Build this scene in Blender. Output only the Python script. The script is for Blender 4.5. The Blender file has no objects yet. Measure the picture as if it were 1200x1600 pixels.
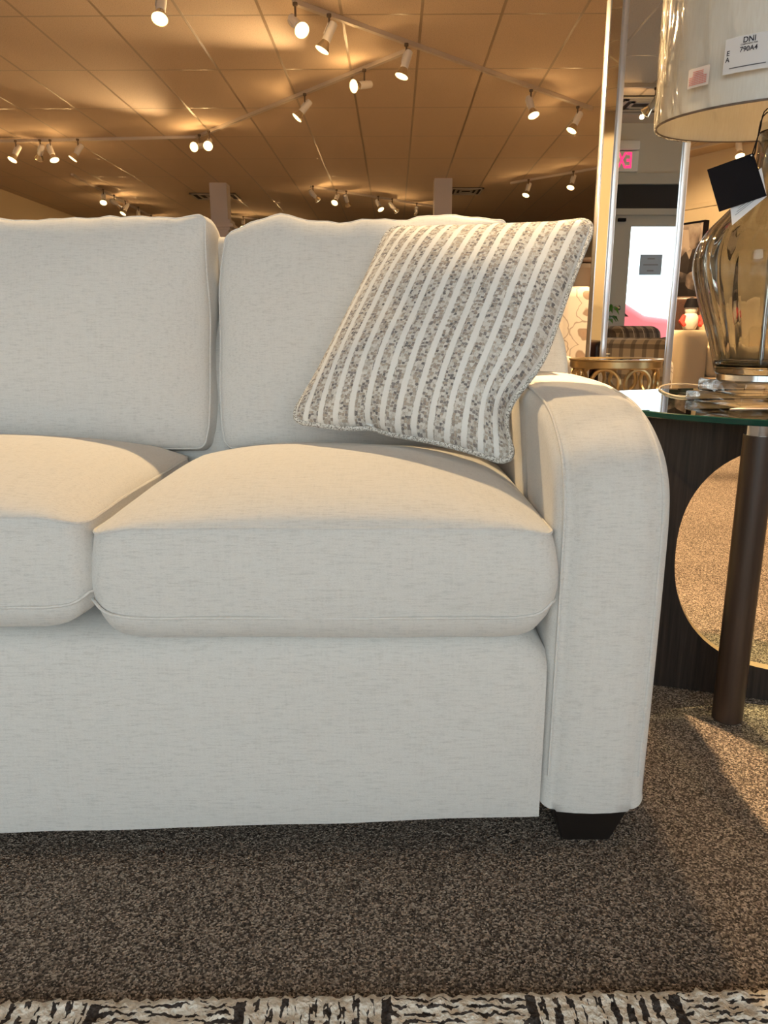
import bpy, bmesh, math, random
from mathutils import Vector, Matrix, noise
random.seed(4)
C = bpy.context.scene.collection
PI = math.pi
# ------------------------------------------------------------------ camera
CAMZ, FPX, PITCH = 0.75, 1170.0, math.radians(13.55)
cp, sp = math.cos(PITCH), math.sin(PITCH)
def ray(px, py):
    u, v = (px-600)/FPX, (800-py)/FPX
    return Vector((u, cp+sp*v, -sp+cp*v))
def at(px, py, Y):
    r = ray(px, py); return Vector((0, 0, CAMZ)) + r*(Y/r.y)
def on(px, py, z):
    r = ray(px, py); return Vector((0, 0, CAMZ)) + r*((z-CAMZ)/r.z)
cam = bpy.data.cameras.new('camera'); co = bpy.data.objects.new('camera', cam); C.objects.link(co)
cam.sensor_fit = 'VERTICAL'; cam.sensor_height = 36; cam.lens = FPX/1600*36
cam.clip_start = 0.02; cam.clip_end = 200
co.location = (0, 0, CAMZ); co.rotation_euler = (PI/2-PITCH, 0, 0)
bpy.context.scene.camera = co
vs = bpy.context.scene.view_settings
vs.view_transform = 'Standard'; vs.look = 'None'; vs.gamma = 1; vs.use_curve_mapping = False; vs.exposure = 0.0
cy = bpy.context.scene.cycles
cy.use_denoising = True; cy.sample_clamp_indirect = 6; cy.max_bounces = 10; cy.transparent_max_bounces = 16

# ------------------------------------------------------------------ materials
class NT:
    def __init__(s, name):
        s.m = bpy.data.materials.new(name); s.m.use_nodes = True
        s.t = s.m.node_tree; s.n = s.t.nodes; s.n.clear()
        s.out = s.n.new('ShaderNodeOutputMaterial')
    def new(s, typ, ins=None, **kw):
        nd = s.n.new(typ)
        for k, v in kw.items(): setattr(nd, k, v)
        for k, v in (ins or {}).items(): s.set(nd, k, v)
        return nd
    def set(s, nd, k, v):
        sock = nd.inputs[k]
        if isinstance(v, bpy.types.NodeSocket): s.t.links.new(v, sock)
        elif isinstance(v, bpy.types.Node): s.t.links.new(v.outputs[0], sock)
        else:
            if isinstance(v, tuple) and len(v) == 3 and sock.type == 'RGBA': v = (*v, 1)
            sock.default_value = v
    def surf(s, nd): s.t.links.new(nd.outputs[0], s.out.inputs['Surface']); return s.m
    def coords(s, scale=(1, 1, 1), rot=(0, 0, 0), loc=(0, 0, 0), kind='Object'):
        tc = s.new('ShaderNodeTexCoord')
        return s.new('ShaderNodeMapping', {'Vector': tc.outputs[kind], 'Scale': scale, 'Rotation': rot, 'Location': loc})
    def ramp(s, fac, stops, interp='LINEAR'):
        r = s.new('ShaderNodeValToRGB', {'Fac': fac}); r.color_ramp.interpolation = interp
        el = r.color_ramp.elements
        while len(el) < len(stops): el.new(0.5)
        for e, (p, c) in zip(el, stops): e.position = p; e.color = (*c, 1)
        return r
    def math(s, op, a, b=0.0):
        nd = s.new('ShaderNodeMath', operation=op); s.set(nd, 0, a); s.set(nd, 1, b); return nd
    def mix(s, f, a, b, typ='MIX'):
        nd = s.new('ShaderNodeMixRGB', {'Fac': f, 'Color1': a, 'Color2': b}, blend_type=typ); return nd
    def pbsdf(s, col, rough=.6, **kw):
        nd = s.new('ShaderNodeBsdfPrincipled', {'Base Color': col, 'Roughness': rough})
        for k, v in kw.items(): s.set(nd, k.replace('_', ' '), v)
        return nd
    def bump(s, h, strength=.3, dist=.002):
        return s.new('ShaderNodeBump', {'Height': h, 'Strength': strength, 'Distance': dist})

def plain(name, col, rough=.6, **kw):
    t = NT(name); return t.surf(t.pbsdf(col, rough, **kw))
def emis(name, col, strength):
    t = NT(name); return t.surf(t.new('ShaderNodeEmission', {'Color': col, 'Strength': strength}))

def fabric(name, base, dark, slub=(42, 430, 430), weave=1300, sheen=.2, contrast=.5):
    t = NT(name)
    n1 = t.new('ShaderNodeTexNoise', {'Vector': t.coords(slub), 'Scale': 1.0, 'Detail': 4.0, 'Roughness': .7})
    n2 = t.new('ShaderNodeTexNoise', {'Vector': t.coords((5, 5, 5)), 'Scale': 1.0, 'Detail': 2.0})
    n3 = t.new('ShaderNodeTexNoise', {'Vector': t.coords((weave*.35, weave, weave)), 'Scale': 1.0, 'Detail': 2.0})
    n4 = t.new('ShaderNodeTexNoise', {'Vector': t.coords((260, 30, 30)), 'Scale': 1.0, 'Detail': 3.0})
    f = t.math('ADD', t.math('MULTIPLY', n1, .55), t.math('MULTIPLY', n4, .14))
    r = t.ramp(f, [(.24, dark), (.34, tuple(a*.82+b*.18 for a, b in zip(base, dark))), (.44, base)])
    col = t.mix(contrast, base, r)
    col = t.mix(.25, col, t.ramp(n3, [(.3, tuple(c*.72 for c in base)), (.7, tuple(min(1, c*1.12) for c in base))]))
    h = t.math('ADD', t.math('MULTIPLY', n3, .6), t.math('ADD', t.math('MULTIPLY', n1, .6), t.math('MULTIPLY', n2, 1.5)))
    return t.surf(t.pbsdf(col, .95, Sheen_Weight=sheen, Sheen_Roughness=.5, Specular_IOR_Level=.15, Normal=t.bump(h, .35, .0012)))

M = {}
M['sofa'] = fabric('ivory_linen', (.70, .678, .645), (.39, .375, .355))
M['cream_uph'] = fabric('cream_upholstery', (.72, .60, .42), (.5, .4, .27), contrast=.25)
M['dark_foot'] = plain('espresso_wood', (.012, .009, .008), .35)

# striped pillow: plain white bands between nubbly beige and grey bands
t = NT('striped_weave')
uv = t.new('ShaderNodeTexCoord').outputs['UV']
sx = t.new('ShaderNodeSeparateXYZ', {'Vector': uv})
fr = t.math('FRACT', t.math('ADD', t.math('MULTIPLY', sx.outputs[0], 14.0), .1))
wob = t.new('ShaderNodeTexNoise', {'Vector': t.new('ShaderNodeMapping', {'Vector': uv, 'Scale': (90, 90, 1)}), 'Scale': 1.0})
fr2 = t.math('ADD', fr, t.math('MULTIPLY', t.math('SUBTRACT', wob, .5), .12))
band = t.ramp(fr2, [(0, (0, 0, 0)), (.33, (0, 0, 0)), (.38, (1, 1, 1)), (.96, (1, 1, 1)), (1, (0, 0, 0))])
wv = t.new('ShaderNodeTexNoise', {'Vector': t.new('ShaderNodeMapping', {'Vector': uv, 'Scale': (120, 120, 1)}), 'Scale': 1.0})
uvw = t.new('ShaderNodeVectorMath', {0: uv, 1: t.new('ShaderNodeVectorMath', {0: wv.outputs['Color'], 1: (.011, .011, 0)}, operation='MULTIPLY')}, operation='ADD')
vor = t.new('ShaderNodeTexVoronoi', {'Vector': t.new('ShaderNodeMapping', {'Vector': uvw, 'Scale': (74, 98, 1)}), 'Scale': 1.0, 'Randomness': .55})
vor.distance = 'CHEBYCHEV'
rc = t.new('ShaderNodeSeparateColor', {'Color': vor.outputs['Color']})
kn = t.ramp(rc.outputs[0], [(0, (.70, .66, .60)), (.16, (.48, .41, .34)), (.46, (.37, .31, .265)), (.62, (.28, .25, .24)), (.78, (.19, .175, .17)), (.88, (.55, .50, .44)), (.96, (.72, .69, .63))], 'CONSTANT')
dd = t.ramp(vor.outputs['Distance'], [(.0, (1, 1, 1)), (.38, (1, 1, 1)), (.50, (0, 0, 0))])
kn2 = t.mix(dd.outputs[0], (.74, .71, .66), kn)
col = t.mix(band.outputs[0], (.86, .845, .81), kn2)
fine = t.new('ShaderNodeTexNoise', {'Vector': t.new('ShaderNodeMapping', {'Vector': uv, 'Scale': (420, 420, 1)}), 'Scale': 1.0})
hh = t.math('ADD', t.math('MULTIPLY', t.math('MULTIPLY', dd.outputs[0], band.outputs[0]), 1.0), t.math('MULTIPLY', fine, .5))
M['pillow'] = t.surf(t.pbsdf(col, .95, Sheen_Weight=.2, Specular_IOR_Level=.1, Normal=t.bump(hh, .8, .002)))
t = NT('pillow_cord')
n = t.new('ShaderNodeTexNoise', {'Vector': t.coords((420, 420, 420)), 'Scale': 1.0, 'Detail': 1.0})
M['cord'] = t.surf(t.pbsdf(t.ramp(n, [(.38, (.26, .23, .20)), (.5, (.6, .56, .5)), (.6, (.78, .75, .7))]), .95, Normal=t.bump(n, .6, .002)))

# carpet
t = NT('loop_carpet')
v1 = t.new('ShaderNodeTexVoronoi', {'Vector': t.coords((1, 1, 1)), 'Scale': 430.0})
s1 = t.new('ShaderNodeSeparateColor', {'Color': v1.outputs['Color']})
n1 = t.new('ShaderNodeTexNoise', {'Vector': t.coords((1, 1, 1)), 'Scale': 150.0, 'Detail': 3.0})
n2 = t.new('ShaderNodeTexNoise', {'Vector': t.coords((1, 1, 1)), 'Scale': 2.5, 'Detail': 3.0})
f = t.math('ADD', t.math('MULTIPLY', s1.outputs[0], .62), t.math('MULTIPLY', n1, .38))
col = t.ramp(f, [(.20, (.018, .016, .017)), (.36, (.085, .067, .056)), (.50, (.21, .164, .131)), (.64, (.42, .335, .27)), (.80, (.74, .62, .51))])
col = t.mix(.22, col, t.ramp(n2, [(.3, (.11, .088, .072)), (.7, (.26, .205, .163))]))
M['carpet'] = t.surf(t.pbsdf(col, .97, Specular_IOR_Level=.08, Normal=t.bump(t.math('ADD', v1.outputs['Distance'], n1), 1.0, .004)))

# rug: cream wool with broken charcoal bars
t = NT('cream_rug_wool')
mp = t.coords((1, 1, 1))
sp3 = t.new('ShaderNodeSeparateXYZ', {'Vector': mp})
nz = t.new('ShaderNodeTexNoise', {'Vector': mp, 'Scale': 150.0, 'Detail': 2.0})
nb = t.new('ShaderNodeTexNoise', {'Vector': t.coords((11, .5, 1)), 'Scale': 1.0, 'Detail': 0.0})
nd_ = t.new('ShaderNodeTexNoise', {'Vector': t.coords((90, 45, 1)), 'Scale': 1.0, 'Detail': 2.0, 'Roughness': .6})
nl = t.new('ShaderNodeTexNoise', {'Vector': t.coords((60, 120, 1)), 'Scale': 1.0, 'Detail': 1.0})
xw = t.math('ADD', sp3.outputs[0], t.math('MULTIPLY', nz, .006))
bar = t.math('LESS_THAN', t.math('FRACT', t.math('MULTIPLY', xw, 6.1)), .07)
vd = t.math('LESS_THAN', t.math('FRACT', t.math('MULTIPLY', xw, 62.0)), .5)
yw = t.math('ADD', sp3.outputs[1], t.math('MULTIPLY', nz, .008))
hd = t.math('LESS_THAN', t.math('FRACT', t.math('MULTIPLY', yw, 110.0)), .45)
brk = t.math('GREATER_THAN', nd_, .47)
brk2 = t.math('GREATER_THAN', nl, .46)
sel = t.math('GREATER_THAN', t.math('FRACT', t.math('MULTIPLY', xw, 3.05)), .5)
pat = t.math('MAXIMUM', bar, t.math('ADD', t.math('MULTIPLY', t.math('MULTIPLY', vd, brk), sel), t.math('MULTIPLY', t.math('MULTIPLY', hd, brk2), t.math('SUBTRACT', 1.0, sel))))
yk = t.math('LESS_THAN', sp3.outputs[1], t.math('ADD', t.math('MULTIPLY', sp3.outputs[0], .018), t.math('ADD', .690, t.math('MULTIPLY', nz, .02))))
pat = t.math('MULTIPLY', t.math('MINIMUM', pat, 1.0), yk)
cream = t.ramp(nz, [(.3, (.72, .65, .55)), (.6, (.93, .88, .79))])
darkc = t.ramp(nz, [(.3, (.03, .025, .024)), (.7, (.10, .085, .078))])
M['rug'] = t.surf(t.pbsdf(t.mix(pat, cream, darkc), .97, Specular_IOR_Level=.08, Normal=t.bump(nz, 1.0, .006)))

# ceiling tiles in a metal grid
t = NT('ceiling_tile')
mp = t.coords((1, 1, 1), rot=(0, 0, math.radians(.73)), loc=(0, 0, 0))
br = t.new('ShaderNodeTexBrick', {'Vector': t.coords((1, 1, 1), rot=(0, 0, math.radians(.73)), loc=(-.266+.061, -6.54+.10, 0)), 'Scale': 1.0, 'Mortar Size': .012, 'Mortar Smooth': .1, 'Brick Width': .61, 'Row Height': 1.22, 'Bias': 0.0})
br.offset = 0.0; br.squash = 1.0
nz = t.new('ShaderNodeTexNoise', {'Vector': mp, 'Scale': 160.0, 'Detail': 3.0})
tile = t.ramp(nz, [(.32, (.34, .26, .18)), (.42, (.62, .50, .375)), (.7, (.66, .54, .41))])
gridc = (.36, .28, .19)
isg = br.outputs['Fac']
col = t.mix(isg, tile, gridc)
ro = t.math('SUBTRACT', .95, t.math('MULTIPLY', isg, .6))
hgt = t.math('ADD', t.math('MULTIPLY', nz, .5), t.math('MULTIPLY', isg, 2.0))
M['tile'] = t.surf(t.pbsdf(col, ro, Normal=t.bump(hgt, .35, .004)))
M['wall'] = plain('warm_wall_paint', (.74, .62, .42), .8)
M['wall_grey'] = plain('greige_wall_paint', (.56, .53, .46), .8)
M['trim'] = plain('painted_trim', (.62, .58, .5), .5)
M['column'] = plain('grey_column_paint', (.55, .52, .54), .6)
M['white_metal'] = plain('white_enamel', (.78, .75, .70), .4)
M['track'] = plain('track_metal', (.66, .60, .53), .4, Metallic=.3)
M['stem'] = plain('dark_bronze_stem', (.12, .085, .055), .45)
M['chrome'] = plain('chrome', (.85, .85, .85), .12, Metallic=1.0)
M['bulb_glass'] = plain('bulb_reflector_glass', (.75, .66, .5), .12, Metallic=.85)
M['lens_on'] = emis('glowing_lens', (1, .80, .40), 3.2)
M['black'] = plain('matte_black', (.006, .005, .007), .7, Specular_IOR_Level=.12)
M['paper'] = plain('white_card', (.72, .72, .74), .6)
M['pinkpaper'] = plain('pale_pink_paper', (.70, .58, .52), .6)
M['ink'] = plain('black_ink', (.015, .015, .03), .5)
M['redink'] = plain('red_ink', (.62, .16, .12), .5)
M['greyink'] = plain('grey_ink', (.28, .28, .30), .5)
M['gold'] = plain('brushed_gold', (.50, .37, .19), .32, Metallic=.9)
M['mirror'] = plain('mirror_glass', (.86, .87, .86), .005, Metallic=1.0)
M['silver'] = plain('silver_bead', (.86, .88, .92), .28, Metallic=.9)
t = NT('dark_oak')
w = t.new('ShaderNodeTexNoise', {'Vector': t.coords((140, 140, 5)), 'Scale': 1.0, 'Detail': 4.0, 'Roughness': .65})
M['oak'] = t.surf(t.pbsdf(t.ramp(w, [(.3, (.012, .008, .006)), (.55, (.028, .018, .013)), (.75, (.045, .03, .022))]), .6, Specular_IOR_Level=.25, Normal=t.bump(w, .25, .001)))
t = NT('oak_leg')
w = t.new('ShaderNodeTexNoise', {'Vector': t.coords((60, 60, 4)), 'Scale': 1.0, 'Detail': 4.0})
M['oak_leg'] = t.surf(t.pbsdf(t.ramp(w, [(.3, (.028, .015, .009)), (.7, (.06, .034, .022))]), .4))
M['oak_edge'] = plain('lighter_cut_edge', (.30, .20, .12), .5)
t = NT('thin_clear_glass')
fz = t.new('ShaderNodeFresnel', {'IOR': 1.5})
M['pane'] = t.surf(t.new('ShaderNodeMixShader', {0: fz, 1: t.new('ShaderNodeBsdfTransparent', {'Color': (.93, .97, .96)}), 2: t.new('ShaderNodeBsdfGlossy', {'Roughness': .0})}))
t = NT('table_glass')
fz = t.new('ShaderNodeFresnel', {'IOR': 1.65})
M['tglass'] = t.surf(t.new('ShaderNodeMixShader', {0: fz, 1: t.new('ShaderNodeBsdfTransparent', {'Color': (.80, .90, .86)}), 2: t.new('ShaderNodeBsdfGlossy', {'Roughness': .0})}))
M['glass_edge'] = plain('green_glass_edge', (.004, .045, .032), .08, Specular_IOR_Level=.8)
t = NT('smoky_glass')
M['smoke'] = t.surf(t.pbsdf((.54, .545, .525), .0, Transmission_Weight=1.0, IOR=1.42))
t = NT('clear_crystal')
fz = t.new('ShaderNodeFresnel', {'IOR': 1.5})
thin = t.new('ShaderNodeMixShader', {0: fz, 1: t.new('ShaderNodeBsdfTransparent', {'Color': (.95, .96, .95)}), 2: t.new('ShaderNodeBsdfGlossy', {'Roughness': .02})})
M['crystal'] = t.surf(t.new('ShaderNodeMixShader', {0: .6, 1: t.pbsdf((.99, .99, .98), .0, Transmission_Weight=1.0, IOR=1.4), 2: thin}))
M['clear_cord'] = plain('clear_plastic_cord', (.9, .82, .7), .1, Transmission_Weight=.6, IOR=1.4)
t = NT('linen_shade')
w = t.new('ShaderNodeTexNoise', {'Vector': t.coords((300, 300, 30)), 'Scale': 1.0, 'Detail': 3.0})
cc = t.ramp(w, [(.3, (.86, .83, .77)), (.7, (.93, .91, .86))])
M['shade'] = t.surf(t.new('ShaderNodeMixShader', {0: .20, 1: t.new('ShaderNodeBsdfDiffuse', {'Color': cc}), 2: t.new('ShaderNodeBsdfTranslucent', {'Color': (.92, .82, .64)})}))
t = NT('plastic_film')
w = t.new('ShaderNodeTexNoise', {'Vector': t.coords((16, 16, 7), rot=(.3, .5, .2)), 'Scale': 1.0, 'Detail': 2.0, 'Distortion': 1.6})
bp = t.bump(w, .9, .012)
fz = t.new('ShaderNodeFresnel', {'IOR': 1.17, 'Normal': bp})
M['film'] = t.surf(t.new('ShaderNodeMixShader', {0: fz, 1: t.new('ShaderNodeBsdfTransparent', {'Color': (1.0, 1.0, .995)}), 2: t.new('ShaderNodeBsdfGlossy', {'Roughness': .07, 'Normal': bp})}))
t = NT('brown_leather')
w = t.new('ShaderNodeTexNoise', {'Vector': t.coords((60, 60, 60)), 'Scale': 1.0, 'Detail': 3.0})
M['leather'] = t.surf(t.pbsdf(t.ramp(w, [(.3, (.035, .013, .009)), (.7, (.075, .03, .02))]), .38, Normal=t.bump(w, .2, .003)))
# plaid
t = NT('plaid_cloth')
o = t.new('ShaderNodeSeparateXYZ', {'Vector': t.coords((1, 1, 1))})
def stripe(sock, freq, a, b, off=0.0):
    f_ = t.math('FRACT', t.math('ADD', t.math('MULTIPLY', sock, freq), off))
    return t.math('MULTIPLY', t.math('GREATER_THAN', f_, a), t.math('LESS_THAN', f_, b))
c0 = t.mix(stripe(o.outputs[0], 8.0, .2, .5), (.36, .28, .20), (.10, .075, .06))
c0 = t.mix(t.math('MULTIPLY', stripe(o.outputs[2], 8.0, .2, .5, .3), .6), c0, (.05, .035, .03))
c0 = t.mix(t.math('MULTIPLY', stripe(o.outputs[1], 8.0, .1, .45, .1), .6), c0, (.06, .045, .04))
c0 = t.mix(t.math('MULTIPLY', stripe(o.outputs[0], 8.0, .7, .78), .7), c0, (.6, .52, .42))
M['plaid'] = t.surf(t.pbsdf(c0, .9))
# floral
t = NT('floral_print')
vo = t.new('ShaderNodeTexVoronoi', {'Vector': t.coords((1, 1, 1)), 'Scale': 7.0, 'Randomness': .8})
w = t.new('ShaderNodeTexNoise', {'Vector': t.coords((1, 1, 1)), 'Scale': 9.0, 'Detail': 2.0})
dsum = t.math('ADD', vo.outputs['Distance'], t.math('MULTIPLY', t.math('SUBTRACT', w, .5), .5))
fl = t.ramp(dsum, [(.0, (.22, .13, .085)), (.2, (.34, .24, .17)), (.3, (.30, .22, .16)), (.34, (.68, .62, .53)), (.56, (.68, .62, .53)), (.60, (.30, .24, .2)), (.63, (.68, .62, .53))])
M['floral'] = t.surf(t.pbsdf(fl, .9))
# abstract canvas
t = NT('abstract_canvas')
g = t.new('ShaderNodeSeparateXYZ', {'Vector': t.coords((1, 1, 1))})
vo = t.new('ShaderNodeTexVoronoi', {'Vector': t.coords((5, 5, 4)), 'Scale': 1.0})
w = t.new('ShaderNodeTexNoise', {'Vector': t.coords((5, 5, 4)), 'Scale': 1.0, 'Detail': 3.0})
sep = t.new('ShaderNodeSeparateColor', {'Color': vo.outputs['Color']})
f = t.math('ADD', t.math('MULTIPLY', g.outputs[2], .40), t.math('ADD', t.math('MULTIPLY', sep.outputs[0], .42), t.math('MULTIPLY', w, .35)))
M['canvas'] = t.surf(t.pbsdf(t.ramp(f, [(.40, (.02, .016, .018)), (.58, (.06, .05, .05)), (.66, (.35, .28, .24)), (.73, (.55, .48, .42)), (.80, (.34, .28, .26)), (.86, (.60, .51, .44))]), .7))
M['cabinet'] = plain('walnut_cabinet', (.075, .04, .022), .5)
M['leaf'] = plain('bright_green_leaf', (.12, .34, .04), .45)
M['pot'] = plain('charcoal_pot', (.03, .03, .035), .5)
M['door_paint'] = plain('grey_door_paint', (.46, .46, .43), .5)
M['transom'] = plain('black_transom_panel', (.010, .010, .012), .6)
M['exit_red'] = emis('lit_red_letters', (1, .03, .12), 2.6)
t = NT('blue_grey_notice_paper')
M['notice'] = t.surf(t.new('ShaderNodeMixShader', {0: .34, 1: t.new('ShaderNodeBsdfDiffuse', {'Color': (.5, .56, .62)}), 2: t.new('ShaderNodeBsdfTranslucent', {'Color': (.5, .57, .64)})}))
M['asphalt'] = plain('pale_pavement', (.42, .42, .43), .9)
M['car_red'] = plain('red_car_paint', (.76, .13, .14), .25)
M['car_glass'] = plain('car_window', (.25, .32, .38), .1)
M['rubber'] = plain('tyre_rubber', (.02, .02, .02), .8)
M['vent'] = plain('vent_metal', (.45, .42, .38), .5)
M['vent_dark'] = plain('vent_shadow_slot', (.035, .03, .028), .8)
M['plush'] = plain('white_plush', (.72, .68, .6), .9)
M['plush_red'] = plain('red_felt', (.55, .05, .04), .8)

# ------------------------------------------------------------------ mesh helpers
W = {}
def link(o): C.objects.link(o); return o
def thing(name, label, cat, loc=(0, 0, 0), rotz=0.0, group=None):
    o = link(bpy.data.objects.new(name, None)); o.empty_display_size = .05
    o.location = loc; o.rotation_euler = (0, 0, rotz)
    W[o] = Matrix.Translation(Vector(loc)) @ Matrix.Rotation(rotz, 4, 'Z')
    return tag(o, label, cat, group)
def tag(o, label, cat, group=None, kind=None):
    if label: o['label'] = label
    if cat: o['category'] = cat
    if group: o['group'] = group
    if kind: o['kind'] = kind
    return o
def obj(name, bm, mats, parent=None, loc=None, smooth=True, label=None, angle=40):
    """world-space bmesh -> one linked mesh object"""
    bmesh.ops.recalc_face_normals(bm, faces=bm.faces[:])
    if loc is None and parent is None:
        co_ = [v.co for v in bm.verts]
        mn = [min(c[i] for c in co_) for i in range(3)]; mx = [max(c[i] for c in co_) for i in range(3)]
        loc = ((mn[0]+mx[0])/2, (mn[1]+mx[1])/2, mn[2])
    loc = Vector(loc) if loc is not None else None
    if parent is not None:
        base = W[parent]
        if loc is not None: local = base.inverted() @ loc
        else: local = Vector((0, 0, 0))
        w = base @ Matrix.Translation(local)
    else:
        local = loc; w = Matrix.Translation(loc)
    bm.transform(w.inverted())
    me = bpy.data.meshes.new(name); bm.to_mesh(me); bm.free()
    if not isinstance(mats, (list, tuple)): mats = [mats]
    for m in mats: me.materials.append(M[m] if isinstance(m, str) else m)
    o = link(bpy.data.objects.new(name, me))
    o.parent = parent; o.location = local; W[o] = w
    if smooth:
        me.polygons.foreach_set('use_smooth', [True]*len(me.polygons))
        if angle < 180: me.set_sharp_from_angle(angle=math.radians(angle))
    if label: o['label'] = label
    return o
def struct(name, bm, m, **kw):
    o = obj(name, bm, m, **kw); o['kind'] = 'structure'; return o
def quad(bm, vs, mi=0):
    try:
        f = bm.faces.new(vs); f.material_index = mi; return f
    except ValueError: return None
def box(bm, x0, x1, y0, y1, z0, z1, mi=0, mtx=None, bevel=0, seg=2):
    vs = [Vector((x, y, z)) for z in (z0, z1) for x, y in ((x0, y0), (x1, y0), (x1, y1), (x0, y1))]
    if mtx: vs = [mtx @ v for v in vs]
    vs = [bm.verts.new(v) for v in vs]
    fs = [bm.faces.new([vs[i] for i in q]) for q in ((3, 2, 1, 0), (4, 5, 6, 7), (0, 1, 5, 4), (1, 2, 6, 5), (2, 3, 7, 6), (3, 0, 4, 7))]
    for f in fs: f.material_index = mi
    if bevel:
        es = {e for f in fs for e in f.edges}
        r = bmesh.ops.bevel(bm, geom=list(es), offset=bevel, segments=seg, affect='EDGES', profile=.5)
        for f in r['faces']: f.material_index = mi
    return bm
def nbox(*a, **k): bm = bmesh.new(); return box(bm, *a, **k)
def frame_of(d):
    d = d.normalized(); a = Vector((0, 0, 1)) if abs(d.z) < .95 else Vector((1, 0, 0))
    x = d.cross(a).normalized(); return x, d.cross(x).normalized()
def tube(bm, pts, r, seg=8, closed=False, caps=True, mi=0):
    pts = [Vector(p) for p in pts]; n = len(pts); rings = []
    rr = r if isinstance(r, (list, tuple)) else [r]*n
    px = None
    for i, p in enumerate(pts):
        if closed: d = pts[(i+1) % n]-pts[i-1]
        else: d = pts[min(i+1, n-1)]-pts[max(i-1, 0)]
        d.normalize()
        if px is None: px, _ = frame_of(d)
        px = (px - d*px.dot(d)).normalized(); py = d.cross(px)
        rings.append([bm.verts.new(p+(px*math.cos(a)+py*math.sin(a))*rr[i]) for a in (2*PI*k/seg for k in range(seg))])
    for i in range(n if closed else n-1):
        A, B = rings[i], rings[(i+1) % n]
        for k in range(seg): quad(bm, (A[k], A[(k+1) % seg], B[(k+1) % seg], B[k]), mi)
    if caps and not closed:
        quad(bm, rings[0][::-1], mi); quad(bm, rings[-1], mi)
    return bm
def lathe(bm, prof, c=(0, 0, 0), seg=32, mtx=None, flute=None, mi=0, cap=True):
    c = Vector(c); rings = []
    for r, z in prof:
        ring = []
        for k in range(seg):
            a = 2*PI*k/seg; q = r*(flute(a, z) if flute else 1)
            p = Vector((q*math.cos(a), q*math.sin(a), z))
            ring.append(bm.verts.new((mtx @ p if mtx else p)+c))
        rings.append(ring)
    for A, B in zip(rings, rings[1:]):
        for k in range(seg): quad(bm, (A[k], A[(k+1) % seg], B[(k+1) % seg], B[k]), mi)
    if cap: quad(bm, rings[0][::-1], mi); quad(bm, rings[-1], mi)
    return bm
def catmull(pts, n=6, closed=False):
    pts = [Vector(p) for p in pts]; out = []; N = len(pts)
    for i in range(N if closed else N-1):
        p0, p1, p2, p3 = (pts[(i-1) % N] if closed or i else pts[0]), pts[i], pts[(i+1) % N], (pts[(i+2) % N] if closed else pts[min(i+2, N-1)])
        for k in range(n):
            t_ = k/n
            out.append(.5*((2*p1)+(p2-p0)*t_+(2*p0-5*p1+4*p2-p3)*t_*t_+(3*p1-p0-3*p2+p3)*t_**3))
    if not closed: out.append(pts[-1])
    return out
def prism(bm, poly, x0, x1, r=.012, axis='X', seg=4, mi=0, bulge=0.0):
    """closed (a, b) outline extruded along one axis with rounded rims"""
    P = [Vector((a, b)) for a, b in poly]; n = len(P)
    area = sum(P[i].x*P[(i+1) % n].y-P[(i+1) % n].x*P[i].y for i in range(n))
    if area < 0: P.reverse()
    N = []
    for i in range(n):
        e1 = (P[i]-P[i-1]).normalized(); e2 = (P[(i+1) % n]-P[i]).normalized()
        t_ = (e1+e2).normalized(); N.append(Vector((t_.y, -t_.x)))
    st = [(x0+r*(1-math.sin(a)), r*(1-math.cos(a))) for a in (PI/2*k/seg for k in range(seg, -1, -1))]
    mid = [(x0+(x1-x0)*k/6, -bulge*math.sin(PI*k/6)) for k in range(1, 6)] if bulge else []
    st += mid
    st += [(x1-r*(1-math.sin(a)), r*(1-math.cos(a))) for a in (PI/2*k/seg for k in range(0, seg+1))]
    rings = []
    for x, ins in st:
        ring = []
        for p, nn in zip(P, N):
            q = p-nn*ins
            ring.append(bm.verts.new((x, q.x, q.y) if axis == 'X' else (q.x, x, q.y)))
        rings.append(ring)
    for A, B in zip(rings, rings[1:]):
        for k in range(n): quad(bm, (A[k], A[(k+1) % n], B[(k+1) % n], B[k]), mi)
    quad(bm, rings[0][::-1], mi); quad(bm, rings[-1], mi)
    return bm
def rr(u, v, a, b, r):
    """unit square -> rounded rectangle of half-size a, b"""
    x, y = u*a, v*b; sx_, sy_ = math.copysign(1, u), math.copysign(1, v)
    dx, dy = abs(x)-(a-r), abs(y)-(b-r)
    if dx > 0 and dy > 0:
        s, t_ = dx/r, dy/r
        x = sx_*(a-r+r*s*math.sqrt(1-t_*t_/2)); y = sy_*(b-r+r*t_*math.sqrt(1-s*s/2))
    return x, y
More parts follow.
